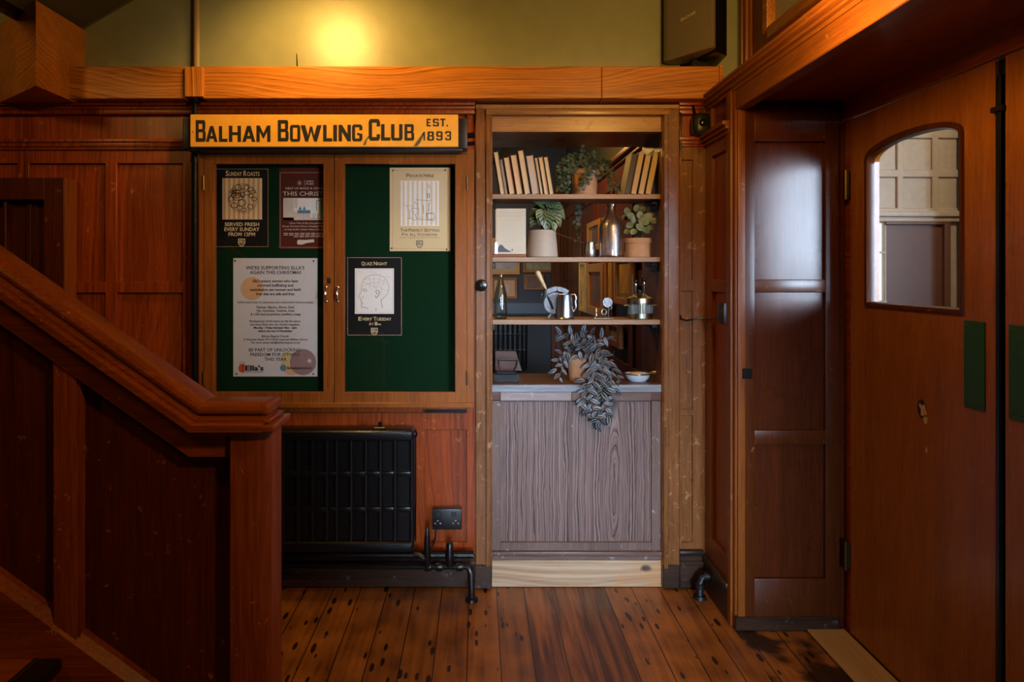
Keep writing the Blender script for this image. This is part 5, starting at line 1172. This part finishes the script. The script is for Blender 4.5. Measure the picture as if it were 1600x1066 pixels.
b = MB(); zc = z2_; bx_ = SX(956.5); b.lathe([(.002, zc), (.050, zc), (.0545, zc+.006), (.0545, zc+.135), (.050, zc+.153), (.038, zc+.175), (.026, zc+.195), (.0185, zc+.212), (.017, zc+.226), (.020, zc+.229), (.0205, zc+.238), (.017, zc+.243), (.013, zc+.243), (.0135, zc+.228), (.0155, zc+.210), (.023, zc+.194), (.035, zc+.174), (.047, zc+.152), (.0512, zc+.134), (.0512, zc+.010), (.002, zc+.008)], (bx_, 3.045, 0), 40)
tag(b.build('glass_bottle', M['bottle']), 'large clear glass bottle with sloping shoulders on the middle shelf', 'bottle')

# ---- lowest shelf
b = MB(); zc = z3_; b.lathe([(.002, zc), (.025, zc), (.0285, zc+.004), (.0285, zc+.10), (.026, zc+.118), (.019, zc+.145), (.0125, zc+.172), (.011, zc+.186), (.0125, zc+.188), (.0125, zc+.196), (.0095, zc+.197), (.0088, zc+.185), (.0105, zc+.170), (.0168, zc+.144), (.0238, zc+.117), (.0262, zc+.10), (.0262, zc+.008), (.002, zc+.006)], (SX(782.3), 3.035, 0), 32)
tag(b.build('green_bottle', M['greenglass']), 'slim green glass bottle at the left end of the lowest shelf', 'bottle')
gr = thing('hand_mincer', 'old grey metal hand grinder with a wooden handle, behind the tankard', 'grinder', (SX(862, 3.06), 3.07, z3_))
b = MB(); c_ = P(866, 474, 3.06); b.lathe([(.001, -.016), (.052*.9, -.016), (.0520, -.012), (.052, .012), (.047, .016), (.001, .016)], (c_.x, 3.065, c_.z), 30, 'y'); b.build('drum', M['greymetal'], gr)
arc = [P(*p) for p in ((848, 463, 3.064), (853, 457, 3.064), (861, 453, 3.064), (870, 451, 3.064), (879, 453, 3.064), (887, 457, 3.064))]
b = MB()
for a, c in zip(arc, arc[1:]):
    n_ = Vector((-(c-a).z, 0, (c-a).x)).normalized()*.010; y_ = Vector((0, .011, 0))
    vs_ = [b.bm.verts.new(v_) for v_ in (a-n_-y_, c-n_-y_, c+n_-y_, a+n_-y_, a-n_+y_, c-n_+y_, c+n_+y_, a+n_+y_)]
    for f in ((0, 1, 2, 3), (7, 6, 5, 4), (0, 4, 5, 1), (3, 2, 6, 7), (0, 3, 7, 4), (1, 5, 6, 2)): b.bm.faces.new([vs_[i] for i in f])
bmesh.ops.remove_doubles(b.bm, verts=b.bm.verts[:], dist=.0015); b.build('top_bar', M['greymetal'], gr)
b = MB(); b.tube([P(852, 452, 3.05), P(850, 464, 3.045), P(846, 466, 3.045)], .007, 8); b.tube([P(856, 463, 3.049), P(864, 483, 3.049)], .0055, 8); b.build('lever', M['blackmetal'], gr)
b = MB(); b.tube([P(864, 480, 3.06), P(868, 487, 3.06), P(862, 490, 3.06), P(858, 495, 3.06), Vector((X(857, 3.06), 3.06, z3_+.001))], [.011, .010, .009, .009, .010], 8); b.tube([P(860, 484, 3.06), Vector((X(872, 3.06), 3.075, z3_+.001))], .008, 8); b.build('clamp_foot', M['greymetal'], gr)
b = MB(); b.tube([P(853, 452, 3.05), P(850.5, 447, 3.05), P(846, 438, 3.05), P(842.5, 431, 3.05), P(839.5, 425.5, 3.05), P(838.6, 423.5, 3.05)], [.004, .008, .0095, .012, .0125, .007], 12); b.build('wooden_handle', M['woodlight'], gr)

tk = thing('tankard', 'shiny straight sided metal tankard at the front of the lowest shelf', 'tankard', (SX(883, 3.0), 3.005, z3_))
b = MB(); c_ = (X(883, 2.998), 2.998, 0); b.lathe([(.002, z3_), (.040, z3_), (.042, z3_+.003), (.038, z3_+.008), (.0372, z3_+.014), (.0300, z3_+.107), (.0308, z3_+.110), (.0288, z3_+.111), (.0275, z3_+.105), (.034, z3_+.012), (.001, z3_+.010)], c_, 40); b.build('body', M['pewter'], tk)
b = MB(); hp = [(c_[0]+.027, 2.998, z3_+.106), (c_[0]+.040, 2.996, z3_+.109), (c_[0]+.047, 2.994, z3_+.096), (c_[0]+.044, 2.994, z3_+.075), (c_[0]+.047, 2.994, z3_+.055), (c_[0]+.040, 2.996, z3_+.038), (c_[0]+.033, 2.998, z3_+.034)]; b.tube(spline(hp, 4), .0042, 8); b.build('handle', M['pewter'], tk)
rl = thing('winding_gadget', 'small metal winding gadget with a round dial, left of the lidded pot', 'gadget', (SX(942, 3.05), 3.05, z3_))
b = MB(); b.box(SX(926), SX(960), 3.03, 3.07, z3_, z3_+.004, .0015); b.build('base_plate', M['silverpot'], rl)
b = MB(); b.lathe([(.010, 0), (.006, .006), (.0045, .014), (.0035, .042), (.002, .045)], (SX(932.5), 3.045, z3_+.003), 12); b.build('cone', M['chrome'], rl)
b = MB(); b.tube([(SX(951.5), 3.05, z3_+.003), (SX(951.5), 3.05, z3_+.048)], .0042, 8); b.tube([(SX(946), 3.05, z3_+.003), (SX(946.5), 3.05, z3_+.03)], .0035, 8); b.tube([(SX(945)+.011*math.cos(a), 3.048, z3_+.030+.0125*math.sin(a)) for a in [2*PI*i/16 for i in range(16)]], .003, 6, True); b.tube([(SX(956), 3.05, z3_+.062), (SX(957.5), 3.05, z3_+.047), (SX(955), 3.05, z3_+.040), (SX(951.5), 3.05, z3_+.046)], .003, 6); b.build('post', M['silverpot'], rl)
b = MB(); dc = (SX(950), 3.043, z3_+.072); b.lathe([(.001, -.007), (.008, -.007), (.009, -.003), (.0145, -.003), (.0155, -.006), (.0215, -.006), (.0225, -.002), (.0225, .004), (.001, .005)], dc, 28, 'y'); b.build('dial', M['chrome'], rl)
lp = thing('lidded_pot', 'tarnished silver lidded pot with ribbed band at the right end of the lowest shelf', 'lidded pot', (SX(1001), 3.04, z3_))
cc = (SX(1001), 3.04, 0); b = MB(); b.lathe([(.002, z3_), (.054, z3_), (.0565, z3_+.003), (.0565, z3_+.022), (.0555, z3_+.023), (.0555, z3_+.066), (.0570, z3_+.067), (.0585, z3_+.088), (.0575, z3_+.090), (.001, z3_+.088)], cc, 44); b.build('body', M['silverpot'], lp)
b = MB()
for i in range(26):
    a = -PI*.02-i*PI*.96/25; x_, y_ = cc[0]+.0562*math.cos(a), cc[1]+.0562*math.sin(a); b.tube([(x_, y_, z3_+.025), (x_, y_, z3_+.064)], .0021, 6)
b.build('ribs', M['chrome'], lp)
b = MB(); b.lathe([(.0595, z3_+.089), (.0595, z3_+.092), (.050, z3_+.097), (.034, z3_+.103), (.026, z3_+.110), (.012, z3_+.112), (.001, z3_+.112)], cc, 40); b.build('lid', M['silverpot'], lp)
for s_ in (-1, 1):
    b = MB(); b.tube([(cc[0]+s_*.054, 3.03, z3_+.060), (cc[0]+s_*.074, 3.03, z3_+.059)], .003, 8); b.build('side_handle', M['silverpot'], lp)
for px, top in ((993, 437.5), (1006, 435.5)):
    x_ = SX(px, 3.02); zt_ = Z(top, 3.02); z0_ = z3_+.103
    b = MB(); b.lathe([(.003, z0_), (.0045, z0_+.012), (.0085, zt_-.025), (.009, zt_-.016), (.0065, zt_-.012)], (x_, 3.02, 0), 14); nk = b.build('pouring_stem', M['chrome'], lp)
    b = MB(); b.ball((x_, 3.02, zt_-.004), .0095, 1, 1, .95); b.build('stopper', M['blackplastic'], nk)
b = MB(); b.ball((SX(999.5, 3.03), 3.03, z3_+.120), .011, 1, 1, 1); b.build('lid_knob', M['blackplastic'], lp)

# ---- things on the sill
zs_ = SZ+.0005
fi = thing('flat_iron', 'old black flat iron with an upright handle, left end of the sill', 'flat iron', (X(791, 3.05), 3.05, zs_))
dI = 3.04; b = MB(); x0_, x1_ = X(771, dI), X(810, dI)
b.prism([(x0_, dI-.02), (x1_, dI-.03), (x1_+.002, dI+.045), (x0_+.02, dI+.06), (x0_, dI+.04)], zs_, zs_+.032, 'z'); bmesh.ops.bevel(b.bm, geom=b.bm.edges[:], offset=.004, segments=2, affect='EDGES'); b.box(x0_+.01, x1_-.008, dI-.01, dI+.04, zs_+.031, zs_+.045, .005); b.build('sole', M['iron'], fi)
b = MB()
for a, c in (((784, 580), ((780, 573), (779, 562))), ((803, 580), ((807, 571), (808, 562)))): b.tube([P(*a, dI)]+[P(*p, dI) for p in c], .0045, 8)
b.build('handle_bracket', M['iron'], fi)
b = MB(); b.tube([P(778.5, 562, dI), P(808.5, 562, dI)], .006, 12); b.build('grip', M['blackmetal'], fi)
b = MB(); b.prism([(X(774, 3.25), zs_+.018), (X(815, 3.25), zs_+.018), (X(806, 3.25), Z(549, 3.25)), (X(774, 3.25), Z(549, 3.25))], 3.245, 3.26); b.box(X(774, 3.25), X(800, 3.25), 3.24, 3.265, zs_, zs_+.02)
tag(b.build('wooden_offcut', M['offcut']), 'brown slanted wooden board standing behind the flat iron', 'board')
dh = thing('enamel_dish', 'white and blue dish with gilt rim and loop handle, right on the sill', 'dish', (X(996, 3.05), 3.05, zs_))
c_ = (X(996, 3.05), 3.05, 0); b = MB(); b.lathe([(.002, zs_), (.036, zs_), (.050, zs_+.014), (.057, zs_+.032), (.0555, zs_+.033), (.047, zs_+.016), (.034, zs_+.005), (.001, zs_+.005)], c_, 40); b.build('bowl', M['enamel'], dh)
b = MB(); b.tube([(c_[0]+.057*math.cos(a), 3.05+.057*math.sin(a), zs_+.0335) for a in [2*PI*i/40 for i in range(40)]], .0028, 6, True); b.build('rim', M['silverpot'], dh)
b = MB(); b.tube(spline([(c_[0]+.055, 3.04, zs_+.034), (c_[0]+.068, 3.035, zs_+.042), (c_[0]+.086, 3.035, zs_+.042), (c_[0]+.088, 3.05, zs_+.036), (c_[0]+.07, 3.055, zs_+.033), (c_[0]+.055, 3.06, zs_+.034)], 5), .0035, 8); b.build('handle', M['silverpot'], dh)
b = MB(); b.ball((c_[0]-.005, 3.05, zs_+.026), .03, 1.1, .9, .45); b.build('shell_filling', M['pages2'], dh)

# trailing striped plant on the sill
sp2 = thing('striped_plant', 'trailing plant with silvery striped leaves spilling from a terracotta pot over the sill', 'potted plant', (X(905, 3.05), 3.05, zs_))
pot(sp2, (X(905, 3.05), 3.05), zs_, .044, .060, .115, M['terra'], .022)
st_, lv = MB(), MB(); rng = random.Random(21)
T1 = lambda dx=0: (X(905, 3.05)+dx, 3.05, zs_+.108)
SP = [[T1(), q(897, 540, 3.04), q(884, 528, 3.03), q(876, 524, 3.02), q(868, 524, 3.02)], [T1(), q(890, 548, 3.02), q(878, 552, 3.0), q(872, 565, 2.99), q(869, 580, 2.985)], [T1(), q(892, 545, 3.01), q(882, 560, 2.985), q(877, 580, 2.975), q(874, 590, 2.97)],
      [T1(), q(900, 530, 3.05), q(893, 524, 3.05), q(886, 521, 3.05)], [T1(), q(905, 528, 3.05), q(905, 523, 3.05), q(912, 520, 3.05)], [T1(), q(910, 532, 3.03), q(918, 524, 3.03), q(926, 523, 3.03)], [T1(), q(904, 535, 3.0), q(897, 530, 2.99), q(890, 538, 2.98)],
      [T1(.02), q(922, 540, 3.03), q(934, 531, 3.02), q(944, 527, 3.01), q(950, 530, 3.0)], [T1(.01), q(915, 538, 2.99), q(925, 538, 2.98), q(936, 545, 2.97), q(942, 558, 2.96)], [T1(0), q(908, 540, 2.98), q(905, 548, 2.965), q(902, 560, 2.96)],
      [T1(.02), q(925, 545, 2.98), q(938, 550, 2.94), q(943, 575, 2.925), q(942, 605, 2.92), q(946, 635, 2.915), q(951, 662, 2.915)], [T1(.01), q(920, 548, 2.97), q(930, 560, 2.93), q(932, 590, 2.915), q(928, 620, 2.912), q(935, 650, 2.91), q(930, 662, 2.91)],
      [T1(.0), q(915, 550, 2.965), q(922, 575, 2.93), q(918, 605, 2.912), q(913, 630, 2.91), q(918, 650, 2.91)], [T1(.01), q(918, 552, 2.96), q(920, 580, 2.925), q(912, 600, 2.912), q(908, 622, 2.91), q(905, 635, 2.912)],
      [T1(.02), q(930, 548, 2.98), q(946, 562, 2.95), q(952, 590, 2.925), q(956, 612, 2.92), q(958, 630, 2.918)], [T1(.02), q(928, 556, 2.96), q(937, 580, 2.92), q(940, 615, 2.908), q(948, 645, 2.905), q(960, 657, 2.905)],
      [T1(.03), q(935, 545, 3.01), q(948, 560, 2.99), q(955, 572, 2.98), q(960, 585, 2.975), q(970, 597, 2.97)], [T1(.01), q(924, 560, 2.95), q(928, 585, 2.915), q(922, 612, 2.905), q(926, 640, 2.903), q(940, 662, 2.903)], [T1(.02), q(936, 556, 2.96), q(948, 576, 2.93), q(946, 600, 2.915), q(950, 625, 2.91)]]
for pts in SP: strand(st_, lv, pts, .0165, .044, .0215, rng, 'oval', .0012, 1.0, .3, .18, 5)
[keep_clear(q_, under=ztop[2]-.0205, front=zs_) for q_ in (st_, lv)]
st_.build('stems', M['stempink'], sp2); lv.build('foliage', M['trad'], sp2, recalc=False)

# ------------------------------------------------------------------ things in the room behind the hatch
rc_ = [X(p, 6.44) for p in (764, 771, 778.5, 786, 793.5, 801, 808.5, 816, 822)]
radiator('radiator', 'far black radiator below the blue wall, seen through the hatch', rc_, Z(579, 6.44), Z(494, 6.44), 6.42, [Z(p, 6.44) for p in (522, 547)], .012, .10, True)
RYf = RY-.004
def picture(label, px0, px1, py0, py1, d, fmat, mmat, imat, mount=.16, rear=True):
    x0, x1, z0, z1 = X(px0, d), X(px1, d), Z(py1, d), Z(py0, d); t = thing('framed_picture', label, 'picture', ((x0+x1)/2, d, (z0+z1)/2), 'framed pictures in the room behind the hatch')
    fw = .022; b = MB()
    b.box(x0, x1, d-.02, d+.004, z0, z0+fw, .003); b.box(x0, x1, d-.02, d+.004, z1-fw, z1, .003); b.box(x0, x0+fw, d-.02, d+.004, z0, z1, .003); b.box(x1-fw, x1, d-.02, d+.004, z0, z1, .003); b.build('frame', fmat, t)
    b = MB(); b.box(x0+fw*.8, x1-fw*.8, d-.006, d+.002, z0+fw*.8, z1-fw*.8); b.build('mount', mmat, t)
    mx, mz = (x1-x0)*mount, (z1-z0)*mount; b = MB(); b.box(x0+mx, x1-mx, d-.0075, d-.0055, z0+mz, z1-mz); b.build('print', imat, t)
picture('brown and white picture at the upper left of the blue wall', 764, 812, 372, 429, RYf, M['goldframe'], M['mount'], plain('landscape_print', (.42, .38, .36), .5, bscale=7, var=.8))
picture('greenish print hanging at the upper right of the blue wall', 817, 866, 385, 426, RYf, M['woodframe'], M['olvprint'], M['olvprint'])
picture('picture with a tan mount behind the green bottle', 768, 808, 434, 466.5, RYf, M['woodframe'], M['mount'], plain('pale_drawing', (.55, .42, .33), .5, bscale=16, var=.6), .3)
picture('small sepia photograph behind the wooden grinder handle', 818.5, 850, 429, 453, RYf, M['woodframe'], M['mount'], M['sepia'], .15)
def side_picture(label, pxa, pxb, z0, z1, fmat, mmat, imat, fw=.03, mount=.2):
    """picture on the side wall; pxa / pxb are its far and near edges"""
    ya, yb = RX*F/(pxa-VX), RX*F/(pxb-VX); t = thing('framed_picture', label, 'picture', (RX-.01, (ya+yb)/2, (z0+z1)/2), 'framed pictures in the room behind the hatch')
    b = MB(); x0, x1 = RX-.03, RX-.002
    b.box(x0, x1, yb, ya, z0, z0+fw, .004); b.box(x0, x1, yb, ya, z1-fw, z1, .004); b.box(x0, x1, yb, yb+fw*1.6, z0, z1, .004); b.box(x0, x1, ya-fw*1.6, ya, z0, z1, .004); b.build('frame', fmat, t)
    b = MB(); b.box(RX-.012, x1, yb+fw, ya-fw, z0+fw, z1-fw); b.build('mount', mmat, t)
    b = MB(); my, mz = (ya-yb)*mount, (z1-z0)*mount; b.box(RX-.0135, RX-.0115, yb+my, ya-my, z0+mz, z1-mz); b.build('print', imat, t)
zz = lambda px, py: Z(py, RX*F/(px-VX))
side_picture('narrow yellowed picture farthest along the panelled side wall', 910, 921, zz(915, 487), zz(915, 408), M['goldprint'], M['goldprint'], M['goldprint'])
side_picture('tall wooden framed picture with dark print, second along the side wall', 922, 949, zz(935, 494), zz(935, 412), M['goldframe'], M['board_z'], M['sepia'], .06, .28)
side_picture('bright gilt picture left of the widest one on the side wall', 951, 964.5, zz(958, 475), zz(958, 392), M['goldframe'], M['goldprint'], M['goldprint'])
side_picture('widest yellowed picture nearest on the side wall, behind the lidded pot', 966, 995, zz(980, 477), zz(980, 395), M['goldframe'], M['olvprint'], M['goldprint'], .04, .22)
side_picture('small low olive picture under the row on the side wall', 954, 975, zz(965, 541), zz(965, 500), M['woodframe'], M['olvprint'], M['olvprint'], .04, .2)
side_picture('black and gilt picture behind the clear bottle', 923, 944, zz(934, 392), zz(934, 345), M['goldframe'], M['olvprint'], M['sepia'], .04, .25)
b = MB(); b.box(.10, RX-.002, 5.9, 6.40, 0, .02); b.bm.free()
